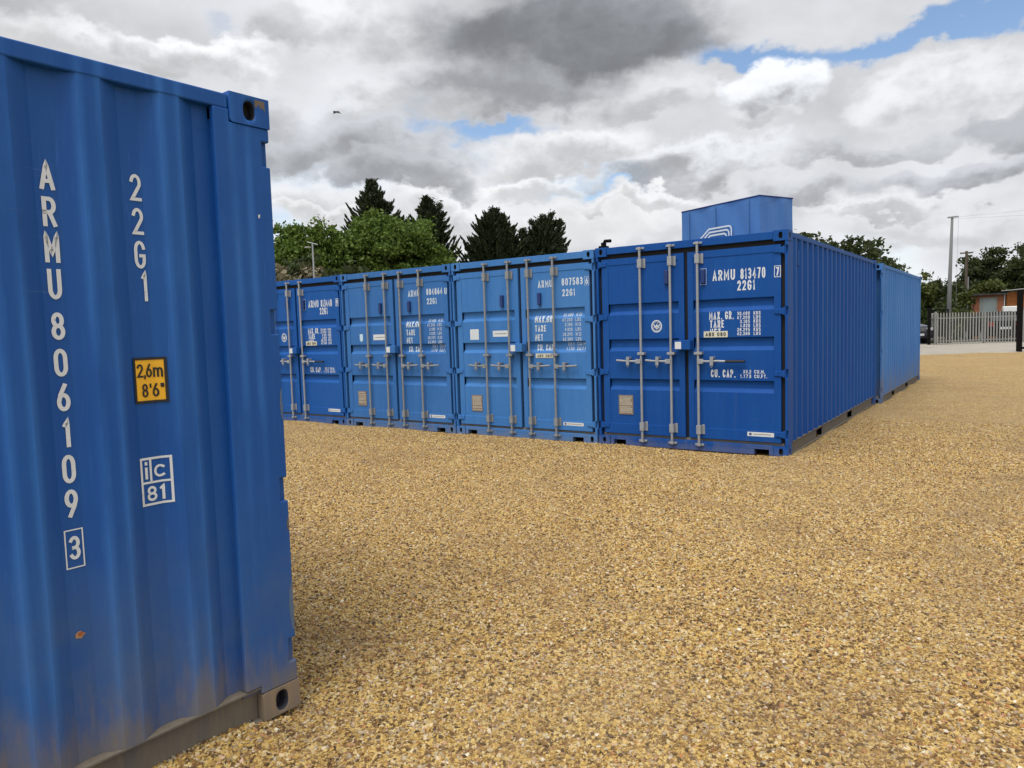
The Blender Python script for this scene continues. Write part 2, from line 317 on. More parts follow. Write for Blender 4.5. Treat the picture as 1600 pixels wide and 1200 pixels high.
# ------------------------------------------------------------------ mesh helpers
class MB:
    def __init__(s): s.v = []; s.f = []; s.mi = []; s.cur = 0
    def add(s, vs, fs):
        o = len(s.v); s.v += [tuple(q) for q in vs]
        for f in fs: s.f.append(tuple(i + o for i in f)); s.mi.append(s.cur)
    def box(s, x0, y0, z0, x1, y1, z1):
        s.add([(x0, y0, z0), (x1, y0, z0), (x1, y1, z0), (x0, y1, z0), (x0, y0, z1), (x1, y0, z1), (x1, y1, z1), (x0, y1, z1)],
              [(0, 3, 2, 1), (4, 5, 6, 7), (0, 1, 5, 4), (1, 2, 6, 5), (2, 3, 7, 6), (3, 0, 4, 7)])
    def tube(s, pts, r, n=8, r2=None):
        pts = [Vector(p) for p in pts]; k = len(pts); rings = []
        for i, p in enumerate(pts):
            d = (pts[min(i + 1, k - 1)] - pts[max(i - 1, 0)]).normalized()
            a = Vector((0, 0, 1)) if abs(d.z) < .9 else Vector((1, 0, 0))
            u = d.cross(a).normalized(); w = d.cross(u)
            rr = r if r2 is None else r + (r2 - r) * i / (k - 1)
            rings.append([p + (u * math.cos(2 * math.pi * j / n) + w * math.sin(2 * math.pi * j / n)) * rr for j in range(n)])
        vs = [q for g in rings for q in g]; fs = []
        for i in range(k - 1):
            for j in range(n):
                fs.append((i * n + j, i * n + (j + 1) % n, (i + 1) * n + (j + 1) % n, (i + 1) * n + j))
        fs.append(tuple(range(n))[::-1]); fs.append(tuple((k - 1) * n + j for j in range(n)))
        s.add(vs, fs)
    def prism(s, poly, axis, a0, a1):
        """extrude a 2-D polygon along axis 0/1/2 between a0 and a1"""
        n = len(poly)
        def mk(p, a): q = list(p); q.insert(axis, a); return q
        s.add([mk(p, a0) for p in poly] + [mk(p, a1) for p in poly],
              [tuple(range(n)), tuple(range(2 * n - 1, n - 1, -1))] + [(i, n + i, n + (i + 1) % n, (i + 1) % n) for i in range(n)])
    def build(s, name, mats, parent=None, bevel=0, smooth=False, recalc=True, seg=2, weld=False):
        me = bpy.data.meshes.new(name); me.from_pydata(s.v, [], s.f); me.update()
        mats = mats if isinstance(mats, (list, tuple)) else [mats]
        for mt in mats: me.materials.append(mt)
        if len(mats) > 1: me.polygons.foreach_set('material_index', s.mi)
        if recalc:
            bm = bmesh.new(); bm.from_mesh(me)
            if weld: bmesh.ops.remove_doubles(bm, verts=bm.verts, dist=1e-5)
            bmesh.ops.recalc_face_normals(bm, faces=bm.faces); bm.to_mesh(me); bm.free()
        if smooth: me.polygons.foreach_set('use_smooth', [True] * len(me.polygons))
        o = bpy.data.objects.new(name, me); COL.objects.link(o)
        if parent: o.parent = parent
        if bevel:
            b = o.modifiers.new('bevel', 'BEVEL'); b.width = bevel; b.segments = seg; b.limit_method = 'ANGLE'; b.angle_limit = R(40)
            b.use_clamp_overlap = True
        return o
def tag(o, label=None, cat=None, group=None, kind=None):
    if label: o['label'] = label
    if cat: o['category'] = cat
    if group: o['group'] = group
    if kind: o['kind'] = kind
    return o
def empty(name, loc, rot=(0, 0, 0)):
    o = bpy.data.objects.new(name, None); COL.objects.link(o); o.location = loc; o.rotation_euler = rot
    o.empty_display_size = .2; return o

# ------------------------------------------------------------------ stroke lettering
def arc(cx, cy, rx, ry, a0, a1, n=10):
    return [(cx + rx * math.cos(R(a0 + (a1 - a0) * i / n)), cy + ry * math.sin(R(a0 + (a1 - a0) * i / n))) for i in range(n + 1)]
def ov(b=0.0, tp=1.0):   # closed condensed oval
    r = .5 * min(1, (tp - b)); h = min(.3, (tp - b) / 2)
    return arc(.5, tp - h, .5, h, 0, 180) + arc(.5, b + h, .5, h, 180, 360) + [(1, tp - h)]
G = {
 'A': (.95, [[(0, 0), (.5, 1), (1, 0)], [(.2, .28), (.8, .28)]]),
 'B': (.9, [[(0, 0), (0, 1), (.55, 1)] + arc(.55, .76, .45, .24, 90, -90) + [(0, .52)], [(.55, .52)] + arc(.55, .26, .45, .26, 90, -90) + [(0, 0)]]),
 'C': (.9, [arc(.5, .7, .5, .3, 10, 180) + arc(.5, .3, .5, .3, 180, 350)]),
 'E': (.8, [[(1, 1), (0, 1), (0, 0), (1, 0)], [(0, .52), (.8, .52)]]),
 'F': (.8, [[(1, 1), (0, 1), (0, 0)], [(0, .52), (.8, .52)]]),
 'G': (.95, [arc(.5, .7, .5, .3, 15, 180) + arc(.5, .3, .5, .3, 180, 360) + [(1, .46), (.6, .46)]]),
 'K': (.9, [[(0, 0), (0, 1)], [(1, 1), (.05, .45)], [(.3, .58), (1, 0)]]),
 'L': (.75, [[(0, 1), (0, 0), (1, 0)]]),
 'M': (1.15, [[(0, 0), (0, 1), (.5, .3), (1, 1), (1, 0)]]),
 'N': (.95, [[(0, 0), (0, 1), (1, 0), (1, 1)]]),
 'P': (.9, [[(0, 0), (0, 1), (.55, 1)] + arc(.55, .74, .45, .26, 90, -90) + [(0, .48)]]),
 'R': (.9, [[(0, 0), (0, 1), (.55, 1)] + arc(.55, .74, .45, .26, 90, -90) + [(0, .48)], [(.5, .48), (1, 0)]]),
 'S': (.9, [arc(.5, .75, .5, .25, 20, 180) + [(.1, .6), (.9, .42)] + arc(.5, .25, .5, .25, 0, -160)]),
 'T': (.85, [[(0, 1), (1, 1)], [(.5, 1), (.5, 0)]]),
 'U': (.95, [[(0, 1)] + arc(.5, .3, .5, .3, 180, 360) + [(1, 1)]]),
 'X': (.95, [[(0, 0), (1, 1)], [(0, 1), (1, 0)]]),
 'c': (.9, [arc(.5, .34, .5, .34, 50, 310)]),
 'i': (.25, [[(.5, 0), (.5, .62)], [(.5, .92), (.5, .98)]]),
 'm': (1.25, [[(0, 0), (0, .68)], [(0, .45)] + arc(.25, .45, .25, .23, 180, 0) + [(.5, 0)], [(.5, .45)] + arc(.75, .45, .25, .23, 180, 0) + [(1, 0)]]),
 '0': (.9, [ov()]), '1': (.5, [[(.1, .84), (.7, 1), (.7, 0)]]),
 '2': (.9, [arc(.5, .72, .5, .28, 165, -25) + [(0, .02), (1, .02)]]),
 '3': (.9, [arc(.5, .75, .48, .25, 150, -80) + [(.38, .51)], [(.42, .51)] + arc(.5, .26, .5, .26, 85, -150)]),
 '4': (.95, [[(.72, 0), (.72, 1), (0, .28), (1, .28)]]),
 '5': (.9, [[(.95, 1), (.1, 1), (.05, .55)] + arc(.5, .31, .5, .31, 130, -150)]),
 '6': (.9, [arc(.5, .3, .5, .3, 0, 360, 18), [(.03, .38), (.2, .62), (.7, 1)]]),
 '7': (.9, [[(0, 1), (1, 1), (.35, 0)]]),
 '8': (.9, [arc(.5, .75, .44, .25, 0, 360, 18), arc(.5, .26, .5, .26, 0, 360, 18)]),
 '9': (.9, [arc(.5, .7, .5, .3, 0, 360, 18), [(.97, .62), (.8, .38), (.3, 0)]]),
 '.': (.18, [[(.5, 0), (.5, .02)]]), ',': (.25, [[(.6, .06), (.2, -.14)]]), "'": (.2, [[(.5, 1), (.5, .78)]]),
 '"': (.45, [[(.1, 1), (.1, .8)], [(.9, 1), (.9, .8)]]),
}
def ribbon(mb, pts, hw, place, lift, step=None):
    q = [pts[0]]
    for p in pts[1:]:
        if math.hypot(p[0] - q[-1][0], p[1] - q[-1][1]) > 1e-5: q.append(p)
    if len(q) < 2: return
    closed = math.hypot(q[0][0] - q[-1][0], q[0][1] - q[-1][1]) < 1e-4
    if step:
        z = [q[0]]
        for a, b in zip(q, q[1:]):
            k = max(1, int(math.hypot(b[0] - a[0], b[1] - a[1]) / step))
            z += [(a[0] + (b[0] - a[0]) * i / k, a[1] + (b[1] - a[1]) * i / k) for i in range(1, k + 1)]
        q = z
    n = len(q); L = []; Rr = []
    for i in range(n):
        if closed: a = q[(i - 1) % (n - 1)]; b = q[(i + 1) % (n - 1)]
        else: a = q[max(i - 1, 0)]; b = q[min(i + 1, n - 1)]
        p = q[i]
        d1 = Vector((p[0] - a[0], p[1] - a[1])); d2 = Vector((b[0] - p[0], b[1] - p[1]))
        if d1.length < 1e-9: d1 = d2
        if d2.length < 1e-9: d2 = d1
        d1.normalize(); d2.normalize(); tn = d1 + d2
        if tn.length < 1e-6: tn = d1
        tn.normalize(); nrm = Vector((-tn.y, tn.x)); c = max(.45, nrm.dot(Vector((-d1.y, d1.x))))
        p = Vector(p)
        if not closed and i == 0: p = p - d2 * hw * .98
        if not closed and i == n - 1: p = p + d1 * hw * .98
        L.append(p + nrm * hw / c); Rr.append(p - nrm * hw / c)
    vs = [place(v.x, v.y, lift) for v in L] + [place(v.x, v.y, lift) for v in Rr]
    mb.add(vs, [(i, i + 1, n + i + 1, n + i) for i in range(n - 1)])
def glyph(mb, ch, x, z, w, h, sw, place, step=None):
    hw = sw / 2
    for k, st in enumerate(G[ch][1]):
        pts = [(x + hw + p[0] * max(w - sw, .0005), z + hw + p[1] * (h - sw)) for p in st]
        ribbon(mb, pts, hw, place, .0015 + .0004 * k, step)
def text(mb, s, x0, x1, z0, h, place, bold=.17, step=None):
    """fit the string between x0 and x1, cap height h"""
    tot = 0
    for c in s: tot += (.55 if c == ' ' else G[c][0]) + .34
    u = (x1 - x0) / (tot - .34); x = x0
    for c in s:
        w = (.55 if c == ' ' else G[c][0]) * u
        if c != ' ': glyph(mb, c, x, z0, max(w, bold * h if c in ".'" else w), h, min(bold * h, .36 * u), place, step)
        x += w + .34 * u
def frame_rect(mb, x0, z0, x1, z1, sw, place, step=None):
    h = sw / 2
    ribbon(mb, [(x0 + h, z0 + h), (x1 - h, z0 + h), (x1 - h, z1 - h), (x0 + h, z1 - h), (x0 + h, z0 + h)], h, place, .0012, step)
def rect(mb, x0, z0, x1, z1, place, lift=.001, nx=1, nz=1):
    vs = []
    for j in range(nz + 1):
        for i in range(nx + 1): vs.append(place(x0 + (x1 - x0) * i / nx, z0 + (z1 - z0) * j / nz, lift))
    mb.add(vs, [(j * (nx + 1) + i, j * (nx + 1) + i + 1, (j + 1) * (nx + 1) + i + 1, (j + 1) * (nx + 1) + i) for j in range(nz) for i in range(nx)])

# ------------------------------------------------------------------ shipping container
HINGES = (.258, .964, 1.678, 2.368)
def corr(y):
    """inward depth of the side panel at distance y from the door end"""
    q = (y - OUT0) % PITCH
    if q < FL: return 0
    if q < FL + SL: return DEP * (q - FL) / SL
    if q < FL + SL + .071: return DEP
    return DEP * (1 - (q - FL - SL - .071) / SL)
def corr_pts(y0, y1):
    ys = {y0, y1}; k = -3
    while OUT0 + k * PITCH < y1:
        b = OUT0 + k * PITCH
        for o in (0, FL, FL + SL, FL + SL + .071):
            if y0 < b + o < y1: ys.add(b + o)
        k += 1
    return sorted(ys)
def plate_hole(mb, o, ax, ay, an, w, h, rx, ry, depth, n=28, chamf=0):
    """rectangular face w x h at o with an oval hole and a tunnel of given depth going along an (inwards)"""
    o, ax, ay, an = map(Vector, (o, ax, ay, an)); cx, cy = w / 2, h / 2
    hole = []; rim = []
    angs = sorted(set([2 * math.pi * i / n for i in range(n)] + [math.atan2(sy * cy, sx * cx) % (2 * math.pi) for sx in (-1, 1) for sy in (-1, 1)]))
    for a in angs:
        c, s = math.cos(a), math.sin(a)
        k = (abs(c / rx) ** 2.6 + abs(s / ry) ** 2.6) ** (-1 / 2.6)
        hole.append((cx + k * c, cy + k * s))
        k2 = min(cx / abs(c) if abs(c) > 1e-9 else 9e9, cy / abs(s) if abs(s) > 1e-9 else 9e9)
        rim.append((cx + k2 * c, cy + k2 * s))
    N = len(angs); pt = lambda p, d=0: o + ax * p[0] + ay * p[1] + an * d
    vs = [pt(p) for p in rim] + [pt(p) for p in hole] + [pt(p, depth) for p in hole]
    mb.add(vs[:2 * N], [(i, (i + 1) % N, N + (i + 1) % N, N + i) for i in range(N)])
    c0 = mb.cur; mb.cur = 1; mb.add(vs[N:], [(i, (i + 1) % N, N + (i + 1) % N, N + i) for i in range(N)])
    mb.add([pt(p, depth) for p in hole], [tuple(range(N))]); mb.cur = c0
def casting(mb, cx, cy, cz, sx, sy, sz):
    """ISO corner casting with its outer corner at (cx,cy,cz); sx, sy, sz point inwards"""
    a, b, h = .162, .178, .118
    X, Y, Z = Vector((sx, 0, 0)), Vector((0, sy, 0)), Vector((0, 0, sz)); o = Vector((cx, cy, cz))
    plate_hole(mb, o, Y, Z, X, b, h, .024, .036, .10)       # side face
    plate_hole(mb, o, X, Z, Y, a, h, .022, .036, .10)       # end face
    plate_hole(mb, o, X, Y, Z, a, b, .030, .052, .08)       # top or bottom face
    P = lambda i, j, k: o + X * a * i + Y * b * j + Z * h * k
    mb.add([P(1, 0, 0), P(1, 1, 0), P(1, 1, 1), P(1, 0, 1)], [(0, 1, 2, 3)])
    mb.add([P(0, 1, 0), P(1, 1, 0), P(1, 1, 1), P(0, 1, 1)], [(0, 1, 2, 3)])
    mb.add([P(0, 0, 1), P(1, 0, 1), P(1, 1, 1), P(0, 1, 1)], [(0, 1, 2, 3)])

def container(loc, rot, mat, rail_mat, label, doors=None, cast_mat=None, hero=False, group='blue shipping containers standing in two rows'):
    root = empty('shipping_container', loc, rot); tag(root, label, 'container', group)
    side_y0 = .245
    for sx, x in ((1, 0.0), (-1, CW)):
        X = lambda d: x + sx * d
        # corner posts: door end with hinge recesses, blank end plain
        b = MB(); poly = [(side_y0, .152), (side_y0, CH - .070), (.176, CH - .070), (.176, CH - .119), (0, CH - .119)]
        for hz in reversed(HINGES): poly += [(0, hz + .05), (.036, hz + .05), (.036, hz - .05), (0, hz - .05)]
        poly += [(0, .119), (.176, .119), (.176, .152)]
        b.prism(poly, 0, X(0), X(.030))
        b.build('corner_post', mat, root, bevel=.006 if hero else .004)
        b = MB()
        for hz in HINGES: b.box(min(X(.024), X(.034)), .003, hz - .052, max(X(.024), X(.034)), .048, hz + .052)
        b.box(min(X(.03), X(.15)), .13, .118, max(X(.03), X(.15)), side_y0, CH - .118)
        b.build('post_core', mat, root)
        b = MB(); b.box(min(X(0), X(.15)), CL - .10, .118, max(X(0), X(.15)), CL, CH - .118); b.build('corner_post', mat, root, bevel=.004)
        # corner castings
        for (y, sy) in ((0, 1), (CL, -1)):
            for (z, sz) in ((0, 1), (CH, -1)):
                b = MB(); casting(b, x - sx * .004, y - sy * .004, z, sx, sy, sz)
                b.build('corner_casting', [cast_mat if cast_mat and z == 0 else mat, M['hole']], root, bevel=.014 if hero else .003, recalc=True, seg=3 if hero else 1, weld=True)
        # rails
        b = MB(); b.box(min(X(.003), X(.06)), .178, CH - .070, max(X(.003), X(.06)), CL - .178, CH - .012); b.build('top_rail', mat, root, bevel=.006)
        b = MB(); pk = [(.178, 1.57), (1.91, 3.66), (4.03, CL - .178)]
        for ya, yb in pk: b.box(min(X(.040), X(.046)), ya, .008, max(X(.040), X(.046)), yb, .143)
        b.box(min(X(.004), X(.050)), .178, .143, max(X(.004), X(.050)), CL - .178, .150)
        b.box(min(X(.002), X(.046)), .178, .000, max(X(.002), X(.046)), CL - .178, .008)
        b.build('bottom_rail', rail_mat, root)
        for ya, yb in ((1.57, 1.91), (3.66, 4.03)):
            b = MB(); b.box(min(X(.10), X(.11)), ya, .01, max(X(.10), X(.11)), yb, .142); b.build('fork_pocket', M['hole'], root)  # set-back dark plate, coloured as the shade in the pocket
        # corrugated wall
        ys = corr_pts(side_y0, CL - .10); b = MB(); vs = []
        for y in ys:
            d = .006 + corr(y)
            vs += [(X(d), y, .150), (X(d), y, CH - .068)]
        b.add(vs, [(2 * i, 2 * i + 1, 2 * i + 3, 2 * i + 2) for i in range(len(ys) - 1)])
        vs2 = []
        for y in ys: d = .010 + corr(y); vs2 += [(X(d), y, .150), (X(d), y, CH - .068)]
        b.add(vs2, [(2 * i, 2 * i + 2, 2 * i + 3, 2 * i + 1) for i in range(len(ys) - 1)])
        b.build('side_wall', mat, root, recalc=False, bevel=.007 if hero else 0)
        if True:   # small louvred vent near the top of the wall
            b = MB()
            for yv in (.59, ):
                b.box(min(X(.022), X(.05)), yv - .035, 2.22, max(X(.022), X(.05)), yv + .035, 2.40)
            if not hero: b.build('wall_vent', mat, root, bevel=.006)
    b = MB()
    n = 24
    for i in range(n):
        y0 = .12 + (CL - .22) * i / n; y1 = .12 + (CL - .22) * (i + .55) / n
        b.box(.06, y0, CH - .035, CW - .06, y1, CH - .012)
    b.box(.05, .05, CH - .05, CW - .05, CL - .05, CH - .035)
    b.build('roof', mat, root)
    b = MB(); b.box(.05, .05, .10, CW - .05, CL - .05, .15); b.build('floor', M['wood_grey'], root)
    # blank end
    b = MB(); xs = np.linspace(.15, CW - .15, 37); vs = []
    for i, xx in enumerate(xs):
        d = .006 if (i % 4) in (0, 1) else .04
        vs += [(xx, CL - d, .14), (xx, CL - d, CH - .1)]
    b.add(vs, [(2 * i, 2 * i + 1, 2 * i + 3, 2 * i + 2) for i in range(len(xs) - 1)])
    b.build('end_wall', mat, root, recalc=False)
    for y0, y1 in ((CL - .08, CL),):
        b = MB(); b.box(.162, y0, CH - .11, CW - .162, y1 - .004, CH - .012); b.build('header', mat, root)
        b = MB(); b.box(.162, y0, .01, CW - .162, y1 - .004, .13); b.build('sill', mat, root)
    if doors is None:
        b = MB(); vs = []
        for i, xx in enumerate(xs):
            d = .006 if (i % 4) in (0, 1) else .04
            vs += [(xx, d, .14), (xx, d, CH - .1)]
        b.add(vs, [(2 * i, 2 * i + 2, 2 * i + 3, 2 * i + 1) for i in range(len(xs) - 1)]); b.build('end_wall', mat, root, recalc=False)
        b = MB(); b.box(.162, .004, CH - .11, CW - .162, .08, CH - .012); b.build('header', mat, root)
        b = MB(); b.box(.162, .004, .01, CW - .162, .08, .13); b.build('sill', mat, root)
        return root
    # --- door end
    b = MB(); b.box(.162, .002, 2.494, CW - .162, .09, CH - .008); b.build('header', mat, root, bevel=.004)
    b = MB(); b.box(.162, .004, .072, CW - .162, .10, .122)
    for u0, u1 in ((.162, .215), (.385, CW - .385), (CW - .215, CW - .162)): b.box(u0, .004, .004, u1, .10, .072)
    b.build('sill', mat, root, bevel=.004)
    b = MB(); b.box(.03, .06, .10, CW - .03, .12, 2.50); b.build('door_gasket', M['rubber'], root)
    def front(u, z, lift): return (u, doors['face'](u, z) - lift if 'face' in doors else .018 - lift, z)
    for side in (0, 1):
        u0, u1 = (.078, 1.206) if side == 0 else (1.254, CW - .078)
        p0, p1 = (.168, 1.135) if side == 0 else (1.325, 2.284)
        b = MB(); zb, zt = .160, 2.434
        b.box(u0, .012, zb, p0, .055, zt); b.box(p1, .012, zb, u1, .055, zt)
        prof = [(.012, zb), (.012, .285), (.018, .289)]
        for (lo, hi) in ((.733, .878), (1.235, 1.392), (1.704, 1.850)):
            prof += [(.018, lo), (.056, lo + .050), (.056, hi - .016), (.018, hi)]
        prof += [(.018, 2.349), (.012, 2.353), (.012, zt)]
        outline = prof + [(.075, zt), (.075, zb)]
        k = len(prof)
        vs = [(p0, y, z) for y, z in prof] + [(p1, y, z) for y, z in prof]
        b.add(vs, [(i, i + 1, k + i + 1, k + i) for i in range(k - 1)])
        # groove end caps
        for (lo, hi) in ((.733, .878), (1.235, 1.392), (1.704, 1.850)):
            for pp in (p0, p1): b.add([(pp, .018, lo), (pp, .056, lo + .050), (pp, .056, hi - .016), (pp, .018, hi)], [(0, 1, 2, 3)])
        b.box(p0, .055, zb, p1, .058, zt)
        door = b.build('door', mat, root)
        # hinges
        for hz in HINGES:
            b = MB()
            if side == 0: b.box(.034, -.006, hz - .033, .10, .014, hz + .033); b.tube([(.046, .008, hz - .042), (.046, .008, hz + .042)], .017, 8); b.box(.10, -.003, hz - .028, .150, .013, hz + .028)
            else: b.box(CW - .10, -.006, hz - .033, CW - .034, .014, hz + .033); b.tube([(CW - .046, .008, hz - .042), (CW - .046, .008, hz + .042)], .017, 8); b.box(CW - .150, -.003, hz - .028, CW - .10, .013, hz + .028)
            b.build('hinge', mat, door, bevel=.005)
        # locking bars with brackets, cams and handles
        for (ub, uh, gripped) in doors['bars'][side]:
            b = MB(); yb = -.032
            b.tube([(ub, yb, .10), (ub, yb, 2.515)], .0158, 10)
            for zz in (.27, 2.345):
                b.box(ub - .035, -.052, zz - .058, ub + .040, .012, zz + .058) if False else None
                b.box(ub - .026, -.054, zz - .055, ub + .026, -.050, zz + .055)
                b.box(ub + .022, -.054, zz - .055, ub + .030, .011, zz + .055)
                b.box(ub + .030, .004, zz - .060, ub + .062, .011, zz + .060)
            b.box(ub - .045, -.055, 1.190, ub + .052, .012, 1.222)
            for zz, s in ((2.515, 1), (.100, -1)):   # cams biting into keepers on header and sill
                b.box(ub - .022, -.050, min(zz, zz + s * .032), ub + .022, -.008, max(zz, zz + s * .032))
                b.box(ub - .055, -.018, min(zz + s * .006, zz + s * .030), ub + .055, .006, max(zz + s * .006, zz + s * .030))
            bar = b.build('locking_bar', M[doors['bar_mat']], door, bevel=.003)
            b = MB(); zh = doors['zh']; sgn = 1 if uh > ub else -1
            b.box(min(ub, ub + sgn * .07), -.060, zh - .028, max(ub, ub + sgn * .07), -.028, zh + .028)
            ue = uh - sgn * .23 if gripped else uh
            b.tube([(ub + sgn * .05, -.050, zh), (ub + sgn * .18, -.055, zh + (0 if gripped else .002)), (ub + sgn * .22, -.048, zh + .004), (ue, -.034, zh + .012 * (0 if gripped else 1))], .0135, 8)
            uc = ub + sgn * (.17 if not gripped else .18)
            b.box(uc - .020, -.078, zh - .050, uc + .020, -.066, zh + .058); b.box(uc - .020, -.070, zh + .025, uc + .020, .012, zh + .055)
            b.tube([(uc, -.060, zh - .045), (uc + .012, -.066, zh - .060), (uc, -.066, zh - .075), (uc - .012, -.062, zh - .060), (uc, -.058, zh - .045)], .007, 6)
            b.build('door_handle', M[doors['bar_mat']], door, bevel=.003)
            if gripped:
                b = MB(); b.tube([(ue, -.034, zh), (uh, -.034, zh)], .016, 8); b.build('handle_grip', M['grip'], door)
        doors['extras'](door, side, front)
    # padlock guard across the door gap
    b = MB(); b.box(1.118, -.105, 1.252, 1.318, -.004, 1.368); b.box(1.150, -.09, 1.236, 1.200, -.03, 1.252)
    lb = b.build('lock_box', mat, root, bevel=.006)
    b = MB(); rect(b, 1.128, 1.262, 1.208, 1.350, lambda u, z, l: (u, -.105 - l, z)); b.build('sticker', M['sticker'], lb)
    return root

def seg(mb, pts, hw, place, lift=.0015): ribbon(mb, pts, hw, place, lift)
def vent(door, u, z):
    b = MB(); b.box(u - .026, -.022, z - .085, u + .026, .014, z + .085); b.build('vent', M['vent'], door, bevel=.008)
def data_plate(door, u0, u1, z0, z1, front):
    b = MB(); b.box(u0, .010, z0, u1, .0165, z1)
    o = b.build('data_plate', M['plate'], door)
    b = MB(); fp = lambda u, z, l: (u, .0095 - l, z)
    z = z1 - .025
    while z > z0 + .02:
        uu = u0 + .02
        while uu < u1 - .03:
            w = random.uniform(.015, .05); ue = min(uu + w, u1 - .018); seg(b, [(uu, z), (ue, z)], .0028, fp, 0); uu = ue + .012
        z -= random.choice((.016, .018, .030))
    b.build('plate_lettering', M['abs'], o)
def rear_sticker(door, u0, u1, z0, z1):
    f = lambda u, z, l: (u, .012 - l, z)
    b = MB(); rect(b, u0, z0, u1, z1, f); o = b.build('sticker', M['sticker'], door)
    b = MB(); c = ((u0 + .035), (z0 + z1) / 2); seg(b, arc(c[0], c[1], .010, .010, 0, 360, 12), .006, f, .0018)
    b.build('sticker_mark', M['vent'], o)
    b = MB(); u = u0 + .07
    while u < u1 - .03: seg(b, [(u, c[1]), (u + .012, c[1])], .004, f, .0018); u += .021
    b.build('sticker_print', M['plate'], o)
def extras_dark(serial, check):
    def ex(door, side, front):
        fp = lambda u, z, l: (u, .018 - l, z)
        if side == 0:
            vent(door, .985, 2.150); data_plate(door, .292, .498, .410, .664, fp)
            b = MB(); c = (.838, 1.547)
            seg(b, arc(c[0], c[1], .066, .072, 0, 360, 28), .0065, fp); seg(b, arc(c[0], c[1], .050, .055, 0, 360, 24), .0025, fp, .0018)
            for pts in ([(-.038, .022), (-.004, -.012), (.004, .040)], [(.004, .040), (.012, -.008), (.042, .018)], [(-.030, -.004), (.000, -.034), (.034, -.010)], [(-.006, -.020), (.010, -.020)]):
                seg(b, [(c[0] + p[0], c[1] + p[1]) for p in pts], .0055, fp, .0022)
            b.build('round_emblem', M['white'], door)
            return
        vent(door, 1.452, 2.128)
        b = MB(); frame_rect(b, 1.416, 2.03, 1.490, 2.225, .004, fp); b.build('vent_outline', M['white_worn'], door)
        b = MB(); text(b, 'ARMU', 1.566, 1.836, 2.068, .124, fp, .14); text(b, serial, 1.900, 2.186, 2.068, .124, fp, .14)
        b.build('owner_code', M['white'], door)
        b = MB(); text(b, '22G1', 1.862, 2.068, 1.937, .118, fp, .14); b.build('size_code', M['white'], door)
        b = MB(); text(b, check, 2.305, 2.342, 2.083, .095, lambda u, z, l: (u, .012 - l, z), .2); frame_rect(b, 2.286, 2.066, 2.360, 2.196, .007, lambda u, z, l: (u, .012 - l, z))
        b.build('check_digit', M['white'], door)
        b = MB()
        text(b, 'MAX. GR.', 1.520, 1.810, 1.606, .094, fp, .165); text(b, 'TARE', 1.528, 1.700, 1.508, .090, fp, .165); text(b, 'NET', 1.528, 1.660, 1.410, .088, fp, .165)
        b.build('weight_heading', M['white'], door); b = MB()
        z = 1.650
        for a, c in (('30.480', 'KGS'), ('67.200', 'LBS'), ('2.185', 'KGS'), ('4.820', 'LBS'), ('28.295', 'KGS'), ('62.380', 'LBS')):
            u = 1.858 if len(a) == 6 else 1.892
            text(b, a, u, 2.006, z, .040, fp, .17); text(b, c, 2.050, 2.130, z, .040, fp, .17); z -= .0475
        b.build('weight_lettering', M['white'], door)
        b = MB(); text(b, 'CU. CAP.', 1.535, 1.825, .912, .094, fp, .165); b.build('capacity_heading', M['white'], door); b = MB()
        text(b, '33.2', 1.925, 2.018, .962, .042, fp, .17); text(b, 'CU.M.', 2.055, 2.175, .962, .042, fp, .17)
        text(b, '1.173', 1.890, 2.018, .908, .042, fp, .17); text(b, 'CU.FT.', 2.055, 2.200, .908, .042, fp, .17)
        b.build('capacity_lettering', M['white'], door)
        b = MB(); b.box(1.452, .012, 1.394, 1.745, .0155, 1.468); o = b.build('approval_strip', M['abs'], door)
        b = MB(); text(b, 'ABS 080', 1.475, 1.722, 1.408, .046, lambda u, z, l: (u, .0115 - l, z), .2); b.build('strip_lettering', M['ink'], o)
        rear_sticker(door, 1.972, 2.280, .222, .272)
    return ex
